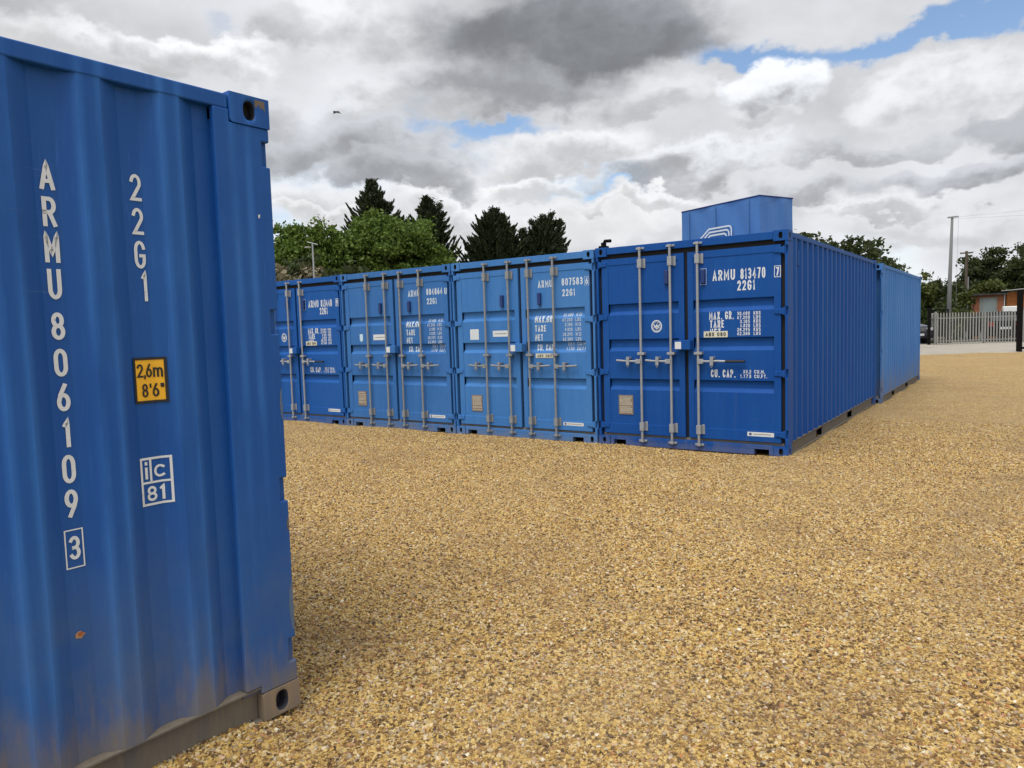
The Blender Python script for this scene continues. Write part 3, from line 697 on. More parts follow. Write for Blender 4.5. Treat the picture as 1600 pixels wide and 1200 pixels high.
def extras_faded(serial, check, boxed, strip, kind):
    def ex(door, side, front):
        fp = lambda u, z, l: (u, .018 - l, z)
        def gp(u, z, l):     # follows the pressed grooves
            y = .018
            for (lo, hi) in ((1.235, 1.392), (1.704, 1.850)):
                if lo < z < hi: y = .018 + .038 * max(0, min(1, (z - lo) / .050, (hi - z) / .016))
            return (u, y - l - .0015, z)
        if side == 0:
            vent(door, .925, 1.985); data_plate(door, .300, .500, .360, .606, fp)
            if kind == 3:
                b = MB(); rect(b, .308, 1.434, .470, 1.590, fp); o = b.build('sticker', M['sticker'], door)
                b = MB()
                for z in (1.556, 1.520, 1.486, 1.460): seg(b, [(.335, z), (.445, z)], .004, fp, .0018)
                b.build('sticker_print', M['sticker_blue'], o)
                b = MB(); seg(b, [(.775, 1.515), (.965, 1.515)], .044, fp); o = b.build('sticker', M['sticker'], door)
                b = MB(); seg(b, [(.77, 1.515), (.97, 1.515)], .007, fp, .0022); b.build('sticker_print', M['galv'], o)
            else:
                b = MB(); rect(b, .395, 1.470, .470, 1.570, fp); b.add([fp(.395, 1.470, .001), fp(.470, 1.470, .001), fp(.4325, 1.435, .001)], [(0, 1, 2)]); b.build('sticker', M['sticker_blue'], door)
                b = MB(); seg(b, [(.765, 1.510), (.975, 1.510)], .046, fp); o = b.build('sticker', M['sticker'], door)
                b = MB(); seg(b, [(.77, 1.508), (.97, 1.508)], .007, fp, .0022); b.build('sticker_print', M['galv'], o)
            return
        vent(door, 1.570, 1.985)
        b = MB(); text(b, 'ARMU', 1.543, 1.778, 2.138, .100, fp, .16); text(b, serial, 1.930, 2.258, 2.146, .100, fp, .16)
        b.build('owner_code', M['white_worn'], door)
        b = MB(); text(b, '22G1', 1.935, 2.136, 2.002, .096, fp, .16); b.build('size_code', M['white_worn'], door)
        b = MB(); f2 = lambda u, z, l: (u, .012 - l, z)
        if boxed: text(b, check, 2.302, 2.344, 2.146, .086, f2, .16); frame_rect(b, 2.287, 2.130, 2.358, 2.248, .004, f2)
        else: text(b, check, 2.302, 2.350, 2.140, .098, f2, .16)
        b.build('check_digit', M['white_worn'], door)
        b = MB()
        text(b, 'MAX.GR.', 1.476, 1.785, 1.655, .092, gp, .17, .008); text(b, 'TARE', 1.476, 1.660, 1.528, .090, gp, .17, .008)
        text(b, 'NET', 1.476, 1.605, 1.402, .090, gp, .17, .008); text(b, 'CU. CAP.', 1.486, 1.775, 1.262, .088, gp, .17, .008)
        b.build('weight_heading', M['white_worn'], door); b = MB()
        z = 1.724
        for a, c in (('30.480', 'KG'), ('67.200', 'LBS'), ('2.185', 'KG'), ('4.820', 'LBS'), ('28.295', 'KG'), ('62.380', 'LBS'), ('33.1', 'CU.M'), ('1.170', 'CU.FT')):
            lens = {6: 1.930, 5: 1.965, 4: 1.985}[len(a)]
            text(b, a, lens, 2.085, z, .046, gp, .14, .008); text(b, c, 2.135, 2.135 + (.085 if len(c) < 4 else .135), z, .046, gp, .14, .008); z -= .0660
        b.build('weight_lettering', M['white_worn'], door)
        if strip:
            b = MB(); b.box(1.476, .012, 1.160, 1.765, .0155, 1.222); o = b.build('approval_strip', M['abs'], door)
            b = MB(); text(b, 'ABS 080', 1.505, 1.740, 1.170, .040, lambda u, z, l: (u, .0115 - l, z), .18); b.build('strip_lettering', M['ink'], o)
        rear_sticker(door, 1.905, 2.226, .226, .270)
    return ex
BARS_DARK = [[(.640, .292, False), (1.044, .700, False)], [(1.394, 1.960, True)]]
BARS_4 = [[(.635, .300, False), (1.056, .715, False)], [(1.395, 1.740, False), (1.815, 2.170, False)]]
d_dark = lambda s, c: dict(bars=BARS_DARK, zh=1.108, bar_mat='galv', extras=extras_dark(s, c))
d_fade = lambda s, c, bx, st, k: dict(bars=BARS_4, zh=1.045, bar_mat='galv_dull', extras=extras_faded(s, c, bx, st, k))

X4 = -CW; X3 = X4 - .036 - CW; X2 = X3 - .020 - CW; X1 = X2 - .022 - CW
C4 = container((X4, 0, 0), (0, 0, 0), M['dark'], M['rail'], 'deep blue shipping container at the corner of the row, code 813470 on its right door', d_dark('813470', '7'))
C3 = container((X3, .004, -.010), (0, 0, 0), M['light'], M['rail'], 'faded light blue shipping container with code 807583, beside the corner container', d_fade('807583', '6', True, True, 3))
C2 = container((X2, -.006, -.012), (0, 0, 0), M['light2'], M['rail'], 'faded blue shipping container with code 804864 between two neighbours in the row', d_fade('804864', 'U', False, False, 2))
C1 = container((X1, .004, -.012), (0, 0, 0), M['dark2'], M['rail'], 'deep blue shipping container with code 813440, partly hidden behind the near container', d_dark('813440', '9'))
C5 = container((.0767 - CW, 6.233, -.040), (0, 0, 0), M['back'], M['rail'], 'pale faded blue container end to end behind the corner container, no doors in view')
C6 = container((X3 + .05, 6.24, -.035), (0, 0, 0), M['back'], M['rail'], 'faded blue container in the second row, hidden behind the door fronts')
# the near container, seen along its long side
near_extras = lambda door, side, front: None
NEAR_TH = R(180 + 87.08 - 90)
N0 = container((-.4001, -6.5768, -.0455), (R(.097), 0, NEAR_TH), M['near'], M['near_rail'],
               'large blue container close on the left, its corrugated side lettered ARMU 806109',
               dict(bars=BARS_4, zh=1.045, bar_mat='galv_dull', extras=near_extras), cast_mat=M['near_cast'], hero=True)
# lettering stencilled down the corrugated side (x=0 wall; reading direction is towards the door end)
def wall(s, z, lift): return (.006 + corr(s) - lift - .001, s, z)
def colp(sc):   # letter coordinate u to the right -> decreasing s
    return lambda u, z, l: wall(sc - u, z, l)
b = MB()
LET = [('A', 2.218, 2.126), ('R', 2.103, 2.005), ('M', 1.984, 1.886), ('U', 1.865, 1.764), ('8', 1.720, 1.628), ('0', 1.598, 1.504), ('6', 1.480, 1.386),
       ('1', 1.358, 1.262), ('0', 1.236, 1.138), ('9', 1.116, 1.020)]
for ch, zt, zb in LET:
    w = {'M': .046, 'A': .046, '1': .026}.get(ch, .042)
    glyph(b, ch, -w / 2 + (.003 if ch == '1' else 0), zb, w, zt - zb, .0135, colp(.829), .006)
b.build('owner_code', M['white'], N0)
b = MB(); glyph(b, '3', -.018, .872, .036, .082, .0115, colp(.830), .006)
frame_rect(b, -.030, .842, .030, .978, .0045, colp(.830), .006)
b.build('check_digit', M['white'], N0)
b = MB()
for ch, zt, zb in (('2', 2.219, 2.122), ('2', 2.098, 2.001), ('G', 1.980, 1.880), ('1', 1.869, 1.761)):
    w = {'1': .024}.get(ch, .040); glyph(b, ch, -w / 2 + (.010 if ch == '1' else 0), zb, w, zt - zb, .0115, colp(.541), .006)
b.build('size_code', M['white'], N0)
b = MB(); rect(b, -.056, 1.388, .056, 1.553, colp(.537), .0012, 24, 4); o = b.build('height_label', M['yellow'], N0, smooth=False)
b = MB(); frame_rect(b, -.058, 1.386, .058, 1.555, .0095, lambda u, z, l: colp(.537)(u, z, .003), .005)
lp = lambda u, z, l: colp(.537)(u, z, l + .002)
for ch, x, w in (('2', -.044, .022), (',', -.020, .007), ('6', -.012, .022), ('m', .014, .030)): glyph(b, ch, x, 1.481, w, .050, .0065, lp, .005)
for ch, x, w in (('8', -.030, .022), ("'", -.002, .006), ('6', .008, .022), ('"', .034, .012)): glyph(b, ch, x, 1.408, w, .050, .0065, lp, .005)
b.build('label_lettering', M['ink'], o)
b = MB(); cp = colp(.537)
frame_rect(b, -.056, 1.004, .056, 1.184, .0085, cp, .005)
ribbon(b, [(-.050, 1.090), (.050, 1.090)], .004, cp, .0016, .005); ribbon(b, [(-.018, 1.094), (-.018, 1.178)], .004, cp, .0016, .005)
glyph(b, 'i', -.040, 1.104, .012, .066, .0095, cp, .005); glyph(b, 'c', -.006, 1.106, .044, .066, .0085, cp, .005)
glyph(b, '8', -.036, 1.020, .036, .056, .009, cp, .005); glyph(b, '1', .010, 1.020, .022, .056, .009, cp, .005)
b.build('code_mark', M['white'], N0)
b = MB(); vs = []
random.seed(3)
for i in range(14):
    a = 2 * math.pi * i / 14; r = random.uniform(.65, 1.1); vs.append(wall(.834 + .019 * r * math.cos(a), .606 + .014 * r * math.sin(a), .0012))
b.add(vs, [tuple(range(14))]); b.build('rust_spot', M['bare_pale'], N0)
b = MB(); b.add([(q[0] - .0006, .834 + (q[1] - .834) * .6 - .003, .606 + (q[2] - .606) * .6 + .002) for q in vs], [tuple(range(14))]); b.build('rust_core', M['rust'], N0)
b = MB()   # dried mud lying on the ledge under each trough
for i in range(5):
    y0 = OUT0 + (i - 1) * PITCH + FL; y1 = y0 + SL * 2 + .071
    y0 = max(y0, .25)
    k = 10; vs = []
    for j in range(k + 1):
        y = y0 + (y1 - y0) * j / k; d = .006 + corr(y)
        vs += [(.006, y, .1502), (max(.006, d - .001), y, .1502 + .006 * corr(y) / DEP)]
    b.add(vs, [(2 * j, 2 * j + 2, 2 * j + 3, 2 * j + 1) for j in range(k)])
mt = plain('dried_mud', (.165, .135, .10), .95, 0, .35, 30)
b.build('mud_ledge', mt, N0, recalc=False)
b = MB(); random.seed(5); vs = []; k = 14
for i in range(k + 1):
    y = .016 + .046 * i / k; lo = 2.555 + .006 * math.sin(i * .9) + random.uniform(-.003, .003) - .022 * max(0, 1 - i / 5)
    vs += [(-.0046, y, lo), (-.0046, y, 2.580)]
b.add(vs, [(2 * i, 2 * i + 2, 2 * i + 3, 2 * i + 1) for i in range(k)])
b.build('bare_metal_patch', M['bare'], N0)
random.seed(9)
for (za, zb, wd, mk) in ((1.26, 1.40, .012, 'scuff'), (.78, .84, .010, 'bare'), (.34, .56, .020, 'scuff')):
    b = MB(); k = 16; vs = []
    for i in range(k + 1):
        q = i / k; w = wd * (math.sin(math.pi * q) ** .5) * random.uniform(.85, 1.05)
        vs += [(-.0008, .0045, za + (zb - za) * q), (-.0008, .0048 + w, za + (zb - za) * q)]
    b.add(vs, [(2 * i, 2 * i + 2, 2 * i + 3, 2 * i + 1) for i in range(k)]); b.build('worn_edge', M[mk], N0, recalc=False)
b = MB(); b.add([(-.0008, .062, 2.120), (-.0008, .070, 2.118), (-.0008, .071, 2.106), (-.0008, .064, 2.104)], [(0, 1, 2, 3)]); b.build('paint_chip', M['sticker'], N0, recalc=False)
# black twistlock on the corner of the dark container
tl = empty('twist_lock', (X4 + .075, .09, CH)); tag(tl, 'small black twist lock standing on the top corner between two containers', 'twist lock')
b = MB(); b.box(-.05, -.06, 0, .05, .06, .03); b.box(-.025, -.035, .03, .025, .035, .075); b.build('lock_body', M['black_metal'], tl, bevel=.008)
b = MB(); b.tube([(0, 0, .05), (.03, -.02, .09), (.12, -.03, .085)], .022, 8); b.build('lock_lever', M['black_metal'], tl)

# ------------------------------------------------------------------ ground
def gz(x, y):
    a = max(0, min(1, (y + 6.5) / 5.5)); a = a * a * (3 - 2 * a)
    c = max(0, min(1, (y - 4.5) / 4)); c = c * c * (3 - 2 * c)
    return -.052 + .038 * a - .032 * c
RE = Vector((-1.26, 25.25)); RD = Vector((.755, .656)).normalized(); RN = Vector((-RD.y, RD.x))
b = MB(); b.add([(-2500, -2500, -.16), (2500, -2500, -.16), (2500, 2500, -.16), (-2500, 2500, -.16)], [(0, 1, 2, 3)])
mt, k, bs = new_mat('rough_grass_and_dirt'); pos = k.new('ShaderNodeNewGeometry').outputs['Position']
k.l.new(k.mix(k.ss(k.noise(pos, .4, 6, .65), .4, .6), (.07, .085, .03), (.16, .13, .08)), bs.inputs['Base Color']); bs.inputs['Roughness'].default_value = .9
tag(b.build('ground', mt, recalc=False), kind='structure')
def hsum(x, y): return .010 * math.sin(x * 1.7 + .6 * y) * math.sin(y * 1.3 - .4 * x) + .006 * math.sin(x * 4.1 + 1.7) * math.sin(y * 3.7 + x)
def gh(x, y):
    h = gz(x, y) + hsum(x, y) * (.5 if -1.5 < y < 7 and x < .5 else 1)
    if x < .1 and -.7 < y < .3: h += .020 * math.exp(-((y + .01) / .13) ** 2) * (.55 + .45 * math.sin(x * 2.9 + .8))
    if -.2 < y < 12.5 and -.2 < x < .8: h += .022 * math.exp(-((x - .06) / .14) ** 2) * (.5 + .5 * math.sin(y * 3.1 + 1))
    dn = (x + .4001) * .9987 - (y + 6.577) * .051
    if y < -6.72 and -.3 < dn < .6: h += .040 * math.exp(-((dn + .01) / .085) ** 2) * (.75 + .25 * math.sin(y * 7))
    if math.hypot(x + .36, y + 6.50) < .35: h -= .018 * math.exp(-(math.hypot(x + .36, y + 6.50) / .16) ** 2)
    return h
b = MB(); xs = np.concatenate([np.arange(-30, -9, 1.0), np.arange(-9, 9, .12), np.arange(9, 34, 1.0)]); ys = np.concatenate([np.arange(-20, -8, 1.0), np.arange(-8, 13, .12), np.arange(13, 48, 1.0)])
nx, ny = len(xs), len(ys)
b.v = [(float(x), float(y), gh(x, y)) for y in ys for x in xs]
for j in range(ny - 1):
    for i in range(nx - 1):
        c = Vector((xs[i] + .5, ys[j] + .5))
        if (c - RE).dot(RN) < 5: b.f.append((j * nx + i, j * nx + i + 1, (j + 1) * nx + i + 1, (j + 1) * nx + i)); b.mi.append(0)
tag(b.build('gravel_yard', M['gravel'], recalc=False, smooth=True), kind='structure')
# concrete track beyond the yard
mt, k, bs = new_mat('pale_concrete_track'); pos = k.new('ShaderNodeNewGeometry').outputs['Position']
f = k.noise(pos, .8, 6, .65); f2 = k.noise(pos, 14, 4, .6)
c = k.mix(k.ss(f, .35, .7), (.36, .33, .27), (.28, .26, .215)); c = k.mix(k.math('MULTIPLY', f2, .35), c, (.30, .26, .20))
k.l.new(c, bs.inputs['Base Color']); bs.inputs['Roughness'].default_value = .9
b = MB(); vs = []
for i in range(-40, 41):
    p = RE + RD * i; w = .25 * math.sin(i * .9) + .12 * math.sin(i * 2.3)
    q0 = p + RN * w; q1 = p + RN * 11.5
    qm = p + RN * (w + .35); vs += [(q0.x, q0.y, -.075), (qm.x, qm.y, -.026), (q1.x, q1.y, -.026)]
b.add(vs, [f for i in range(80) for f in ((3 * i, 3 * i + 3, 3 * i + 4, 3 * i + 1), (3 * i + 1, 3 * i + 4, 3 * i + 5, 3 * i + 2))])
tag(b.build('road', mt, recalc=False), kind='structure')

# loose stones over the nearer gravel: geometry nodes scatter of six pebble shapes
b = MB(); patch = []
px = np.arange(-9.48, 10.0, .12); py = np.arange(-8.24, 4.0, .12)
fwd = Vector((ROWS[2][0], ROWS[2][1])).normalized(); rgt = Vector((ROWS[0][0], ROWS[0][1])).normalized()
cd2 = Vector((math.cos(R(87.08)), math.sin(R(87.08))))
for y in py:
    for x in px:
        rel = Vector((x + .06 - CX, y + .06 - CY)); f = rel.dot(fwd); s = rel.dot(rgt)
        if f < 1.6 or f > 13.5 or abs(s) > f * .92 + 1.4: continue
        if x + .12 < -.46 and y + .12 < -6.72: continue
        if y > -.08 and x < .0: continue
        o = len(b.v); b.v += [(x, y, gh(x, y)), (x + .12, y, gh(x + .12, y)), (x + .12, y + .12, gh(x + .12, y + .12)), (x, y + .12, gh(x, y + .12))]
        b.f.append((o, o + 1, o + 2, o + 3)); b.mi.append(0)
stones = b.build('gravel_stones', M['pebble'], recalc=False); tag(stones, kind='stuff')
ng = bpy.data.node_groups.new('pebble_scatter', 'GeometryNodeTree')
ng.interface.new_socket('Geometry', in_out='INPUT', socket_type='NodeSocketGeometry')
ng.interface.new_socket('Geometry', in_out='OUTPUT', socket_type='NodeSocketGeometry')
g = NT(ng); gi = g.new('NodeGroupInput'); go = g.new('NodeGroupOutput')
dist = g.new('GeometryNodeDistributePointsOnFaces'); g.l.new(gi.outputs[0], dist.inputs['Mesh'])
dv = g.new('ShaderNodeVectorMath', operation='DISTANCE'); g.l.new(g.new('GeometryNodeInputPosition').outputs[0], dv.inputs[0]); dv.inputs[1].default_value = (CX, CY, 0)
mr = g.new('ShaderNodeMapRange'); g.l.new(dv.outputs['Value'], mr.inputs[0])
for i, v in ((1, 6.0), (2, 13.0), (3, 5600.0), (4, 350.0)): mr.inputs[i].default_value = v
g.l.new(mr.outputs[0], dist.inputs['Density'])
jn = g.new('GeometryNodeJoinGeometry')
for q in range(6):
    ico = g.new('GeometryNodeMeshIcoSphere'); ico.inputs['Radius'].default_value = 1.0; ico.inputs['Subdivisions'].default_value = 3 if q < 3 else 2
    ns = g.new('ShaderNodeTexNoise'); ns.inputs['Scale'].default_value = .75; ns.inputs['Detail'].default_value = 1.5
    ad = g.new('ShaderNodeVectorMath', operation='ADD'); g.l.new(g.new('GeometryNodeInputPosition').outputs[0], ad.inputs[0]); ad.inputs[1].default_value = (q * 7.1, q * 3.3, q * 5.7)
    g.l.new(ad.outputs[0], ns.inputs['Vector'])
    sb = g.new('ShaderNodeVectorMath', operation='SUBTRACT'); g.l.new(ns.outputs['Color'], sb.inputs[0]); sb.inputs[1].default_value = (.5, .5, .5)
    sc = g.new('ShaderNodeVectorMath', operation='SCALE'); g.l.new(sb.outputs[0], sc.inputs[0]); sc.inputs[3].default_value = 2.2
    sp = g.new('GeometryNodeSetPosition'); g.l.new(ico.outputs['Mesh'], sp.inputs[0]); g.l.new(sc.outputs[0], sp.inputs['Offset'])
    tf = g.new('GeometryNodeTransform'); g.l.new(sp.outputs[0], tf.inputs[0]); tf.inputs['Scale'].default_value = (1.0, .55 + .07 * q, .42 + .05 * ((q * 2) % 5))
    sm = g.new('GeometryNodeSetMaterial'); g.l.new(tf.outputs[0], sm.inputs[0]); sm.inputs['Material'].default_value = M['pebble']
    gt = g.new('GeometryNodeGeometryToInstance'); g.l.new(sm.outputs[0], gt.inputs[0]); g.l.new(gt.outputs[0], jn.inputs[0])
iop = g.new('GeometryNodeInstanceOnPoints'); g.l.new(dist.outputs['Points'], iop.inputs['Points']); g.l.new(jn.outputs[0], iop.inputs['Instance']); iop.inputs['Pick Instance'].default_value = True
rr = g.new('FunctionNodeRandomValue', data_type='FLOAT_VECTOR'); rr.inputs[0].default_value = (-.95, -.95, 0); rr.inputs[1].default_value = (.95, .95, 6.283)
g.l.new(rr.outputs[0], iop.inputs['Rotation'])
rs = g.new('FunctionNodeRandomValue', data_type='FLOAT'); rs.inputs[2].default_value = 0.0; rs.inputs[3].default_value = 1.0; rs.inputs['Seed'].default_value = 5
pw = g.new('ShaderNodeMath', operation='POWER'); g.l.new(rs.outputs[1], pw.inputs[0]); pw.inputs[1].default_value = 2.2
ml = g.new('ShaderNodeMath', operation='MULTIPLY_ADD'); g.l.new(pw.outputs[0], ml.inputs[0]); ml.inputs[1].default_value = .0085; ml.inputs[2].default_value = .0050
g.l.new(ml.outputs[0], iop.inputs['Scale'])
g.l.new(iop.outputs[0], go.inputs[0])
md = stones.modifiers.new('scatter', 'NODES'); md.node_group = ng

# ------------------------------------------------------------------ trees
def leaves(name, pts, size, mat, parent, elong=1.6, up=0.0, dirs=None):
    n = len(pts); pts = np.asarray(pts)
    u = rng.normal(size=(n, 3)) if dirs is None else np.asarray(dirs) + rng.normal(size=(n, 3)) * .35
    u /= np.linalg.norm(u, axis=1)[:, None] + 1e-9
    w = rng.normal(size=(n, 3)); w[:, 2] *= .6; v = np.cross(u, w); v /= np.linalg.norm(v, axis=1)[:, None] + 1e-9
    s = size * rng.uniform(.6, 1.35, n)[:, None]
    a = u * s * elong / 2; c = v * s / 2
    V = np.stack([pts - a, pts + c * .9 - a * .1, pts + a, pts - c * .9 - a * .1], 1).reshape(-1, 3)
    me = bpy.data.meshes.new(name)
    me.vertices.add(4 * n); me.vertices.foreach_set('co', V.ravel())
    me.loops.add(4 * n); me.loops.foreach_set('vertex_index', np.arange(4 * n, dtype=np.int32))
    me.polygons.add(n); me.polygons.foreach_set('loop_start', np.arange(0, 4 * n, 4, dtype=np.int32))
    me.update(calc_edges=True); me.materials.append(mat)
    o = bpy.data.objects.new(name, me); COL.objects.link(o); o.parent = parent
    return o
def broadleaf(loc, label, lobes, leaf_n, size, mat, trunk_h, trunk_r, group=None, name='tree', cat='tree'):
    """lobes: (dx,dy,z,rx,rz) clumps of the crown"""
    root = empty(name, loc); tag(root, label, cat, group)
    b = MB(); b.tube([(0, 0, -.6), (.05, .02, trunk_h * .5), (0, .05, trunk_h)], trunk_r, 8, trunk_r * .6)
    for (dx, dy, z, rx, rz) in lobes:
        b.tube([(0, .05, trunk_h * .85), (dx * .5, dy * .5, (trunk_h + z) / 2 + .2), (dx, dy, z)], trunk_r * .45, 6, .02)
    b.build('trunk', M['bark'], root, smooth=True)
    P = []; tot = sum(l[3] ** 2 for l in lobes)
    for (dx, dy, z, rx, rz) in lobes:
        n = int(leaf_n * rx * rx / tot); k = max(8, int(26 * rx))
        for _ in range(k):       # twig clusters spread through the lobe, denser near the surface
            d = rng.normal(size=3); d /= np.linalg.norm(d); r = rng.uniform(.35, 1.08) ** .6
            c = np.array([dx + d[0] * rx * r, dy + d[1] * rx * r, z + d[2] * rz * r]); sg = rng.uniform(.10, .24) * rx ** .5
            P.append(c + rng.normal(size=(max(3, n // k), 3)) * sg * np.array([1, 1, .75]))
    leaves('crown', np.concatenate(P), size, mat, root)
    return root
def conifer(loc, label, h, half, tops, n_br, seed):
    global rng
    rng = np.random.default_rng(seed)
    root = empty('conifer_tree', loc); tag(root, label, 'tree', 'dark conifers behind the container row')
    b = MB(); b.tube([(0, 0, -.2), (0, 0, h * .5), (tops[0][0] * .5, 0, h * .93)], .22, 8, .04); b.build('trunk', M['bark'], root, smooth=True)
    P = []; Dd = []
    for i in range(n_br):
        tx, ty, th = tops[rng.integers(len(tops))] if rng.random() < .5 else tops[0]
        q = rng.uniform(.22, 1) ** .8; z0 = th * q
        prof = min(2.9, half * (1 - q) ** .85) + .06
        L = prof * rng.uniform(.55, 1.05) * (1.3 if rng.random() < .14 else 1) + .10; a = rng.uniform(0, 2 * math.pi)
        k = max(6, int(L * 22)); s = np.linspace(.05, 1, k)
        rise = rng.uniform(.25, .95)
        dr = np.array([math.cos(a), math.sin(a)])
        ctr = np.stack([tx * q + dr[0] * L * s, ty * q + dr[1] * L * s, z0 + L * (rise * s ** 1.8 - .05 * s)], 1)
        for j in range(k):
            m_ = 7 if s[j] < .7 else 5
            spread = .155 * max(.12, 1.05 - s[j] * .98)
            P.append(ctr[j] + rng.normal(size=(m_, 3)) * spread); Dd.append(np.tile([dr[0] * .8, dr[1] * .8, .25 + rise * 1.6 * s[j]], (m_, 1)))
    for (tx, ty, th) in tops:
        k = 110; zz = th * (1 - .28 * rng.uniform(0, 1, k) ** 1.3); w = (th - zz) * .13 + .012
        P.append(np.stack([tx * zz / th + rng.normal(size=k) * w, ty * zz / th + rng.normal(size=k) * w, zz], 1)); Dd.append(np.tile([0, 0, 1.4], (k, 1)))
    leaves('crown', np.concatenate(P), .10, M['needle'], root, 3.0, dirs=np.concatenate(Dd))
    return root
def lobes(n, rx, ry, z0, z1, r0, r1, seed, dome=True):
    rs = np.random.default_rng(seed); L = []
    for i in range(n):
        a = rs.uniform(0, 2 * math.pi); q = rs.uniform(0, 1) ** .5; z = rs.uniform(0, 1)
        lim = math.sqrt(max(.05, 1 - z * z)) if dome else 1
        r = rs.uniform(r0, r1); L.append((rx * q * lim * math.cos(a), ry * q * lim * math.sin(a), z0 + (z1 - z0) * z, r, r * .8))
    return L
conifer((-32.1, 25.1, 0), 'tallest dark conifer, its spiky top rising from behind the green tree', 11.2, 4.0, [(0, 0, 11.2), (-.9, .2, 10.6), (.7, .6, 9.9), (.4, -.6, 10.3), (1.3, 1.1, 8.9)], 640, 21)
conifer((-29.6, 27.5, 0), 'dark conifer just right of the green tree with one low branch sticking out', 10.1, 3.6, [(0, 0, 10.1), (.5, .5, 9.7), (-.8, -.7, 8.7), (-.5, .2, 9.3)], 640, 22)
conifer((-26.2, 30.2, 0), 'broad dark conifer with a pointed top above the lighter container doors', 9.25, 4.6, [(0, 0, 9.25), (.35, .3, 8.9), (-.3, -.2, 9.1)], 700, 23)
conifer((-23.6, 32.0, 0), 'smaller dark conifer with several upright tips, rightmost of the conifers', 8.9, 2.7, [(0, 0, 8.75), (-1.1, -.8, 7.9), (.45, .35, 8.95), (.85, .65, 8.5), (-.5, -.4, 8.5), (-.75, -.5, 8.0)], 560, 24)
broadleaf((-24.4, 18.6, .35), 'large round bright green tree rising behind the middle of the container row', [(0, 0, 4.8, 2.0, 1.9), (-1.3, -.9, 5.9, 1.25, 1.1), (-.9, -.3, 6.5, 1.0, .85), (.6, .8, 5.9, 1.3, 1.1), (1.3, 1.6, 4.9, 1.25, 1.1), (1.9, 2.3, 4.1, 1.0, .9), (-1.6, -1.5, 4.6, 1.2, 1.2), (.1, -.6, 5.9, 1.2, 1.0), (.4, 1.4, 4.6, 1.3, 1.0), (-.2, .4, 3.4, 2.0, 1.4), (-1.8, -1.7, 5.6, .8, .8), (.9, 1.0, 3.4, 1.8, 1.2)], 42000, .125, M['leaf'], 3.0, .28)
broadleaf((-27.2, 15.4, .3), 'lighter green tree with ragged outline at the left end of the row', [(0, 0, 5.2, 1.25, 1.2), (.6, .6, 6.0, .9, .8), (-.5, -.5, 6.1, .75, .7), (-.9, -.9, 5.0, .9, .9), (.9, .8, 4.8, 1.1, 1.1), (0, .1, 3.9, 1.5, 1.0)], 20000, .12, M['leaf'], 3.2, .2)
broadleaf((-23.3, 11.3, 0), 'straw coloured dry shrub at the left end of the row beside the lamp post', [(0, 0, 3.4, .9, .8), (.6, .6, 3.9, .7, .6), (-.5, -.5, 4.1, .6, .5), (-.9, -.6, 3.4, .7, .6)], 3600, .17, M['straw'], 2.2, .08, name='shrub', cat='shrub')
broadleaf((-22.6, 13.0, 0), 'dull green shrub between the dry shrub and the big green tree', [(0, 0, 3.4, 1.1, .9), (-.8, -.6, 4.2, .8, .7), (.7, .8, 3.6, 1.0, .8), (1.4, 1.6, 3.3, 1.0, .8)], 5200, .17, M['leaf_dark'], 2.4, .1, name='shrub', cat='shrub')
broadleaf((-6.6, 31.0, 0), 'dark leafy tree top showing over the roof edge of the corner container', lobes(14, 3.0, 2.4, 3.6, 5.6, .8, 1.2, 5), 12000, .15, M['leaf_dark'], 3, .22)
hedge = 'trees beyond the palisade fence'
broadleaf((-7.4, 58.5, 0), 'olive green bushy tree left of the tall pole, past the end of the containers', lobes(16, 4.2, 2.4, 1.5, 4.2, 1.1, 1.6, 6), 22000, .18, M['leaf_olive'], 2, .25, hedge)
broadleaf((-3.4, 61.5, 0), 'low dark green tree directly behind the tall grey pole', lobes(14, 3.0, 2.2, 1.2, 4.0, 1.0, 1.5, 7), 18000, .18, M['leaf_dark'], 2, .25, hedge)
broadleaf((-.3, 63.5, 0), 'tall sparse tree with gaps in its crown above the orange hut', lobes(20, 2.8, 2.2, 2.2, 6.4, .8, 1.25, 8), 15000, .17, M['leaf_dark'], 3, .25, hedge)
broadleaf((3.3, 63.0, 0), 'dense dark tree at the right edge above the flat roofed shed', lobes(20, 2.6, 2.6, 1.5, 6.1, 1.3, 1.8, 9), 26000, .18, M['leaf_dark'], 3, .28, hedge)
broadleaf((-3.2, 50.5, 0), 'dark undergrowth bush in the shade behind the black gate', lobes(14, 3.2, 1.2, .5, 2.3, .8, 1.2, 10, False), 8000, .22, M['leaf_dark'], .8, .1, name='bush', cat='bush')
broadleaf((-.95, 46.3, 0), 'climbing plant of yellow green leaves covering the left end of the hut', [(0, 0, 1.4, .5, .7), (.1, 0, 2.4, .5, .6), (.05, 0, .6, .5, .6)], 1500, .15, M['leaf_olive'], .8, .05, name='climber', cat='climbing plant')
broadleaf((.45, 46.6, 2.8), 'yellow green creeper spilling over the roof of the hut', [(0, 0, .45, .5, .35), (.5, .1, .35, .45, .3), (-.5, 0, .25, .4, .25)], 1300, .15, M['leaf_olive'], .2, .04, name='climber', cat='climbing plant')

broadleaf((1.0, 48.9, 0), 'dark hedge added to darken the gaps behind the parked cars', lobes(22, 4.2, .7, .5, 1.5, .7, 1.0, 31, False), 9000, .20, M['leaf_dark'], .6, .08, name='hedge', cat='hedge')  # added hedge, put in to darken what shows between the pales
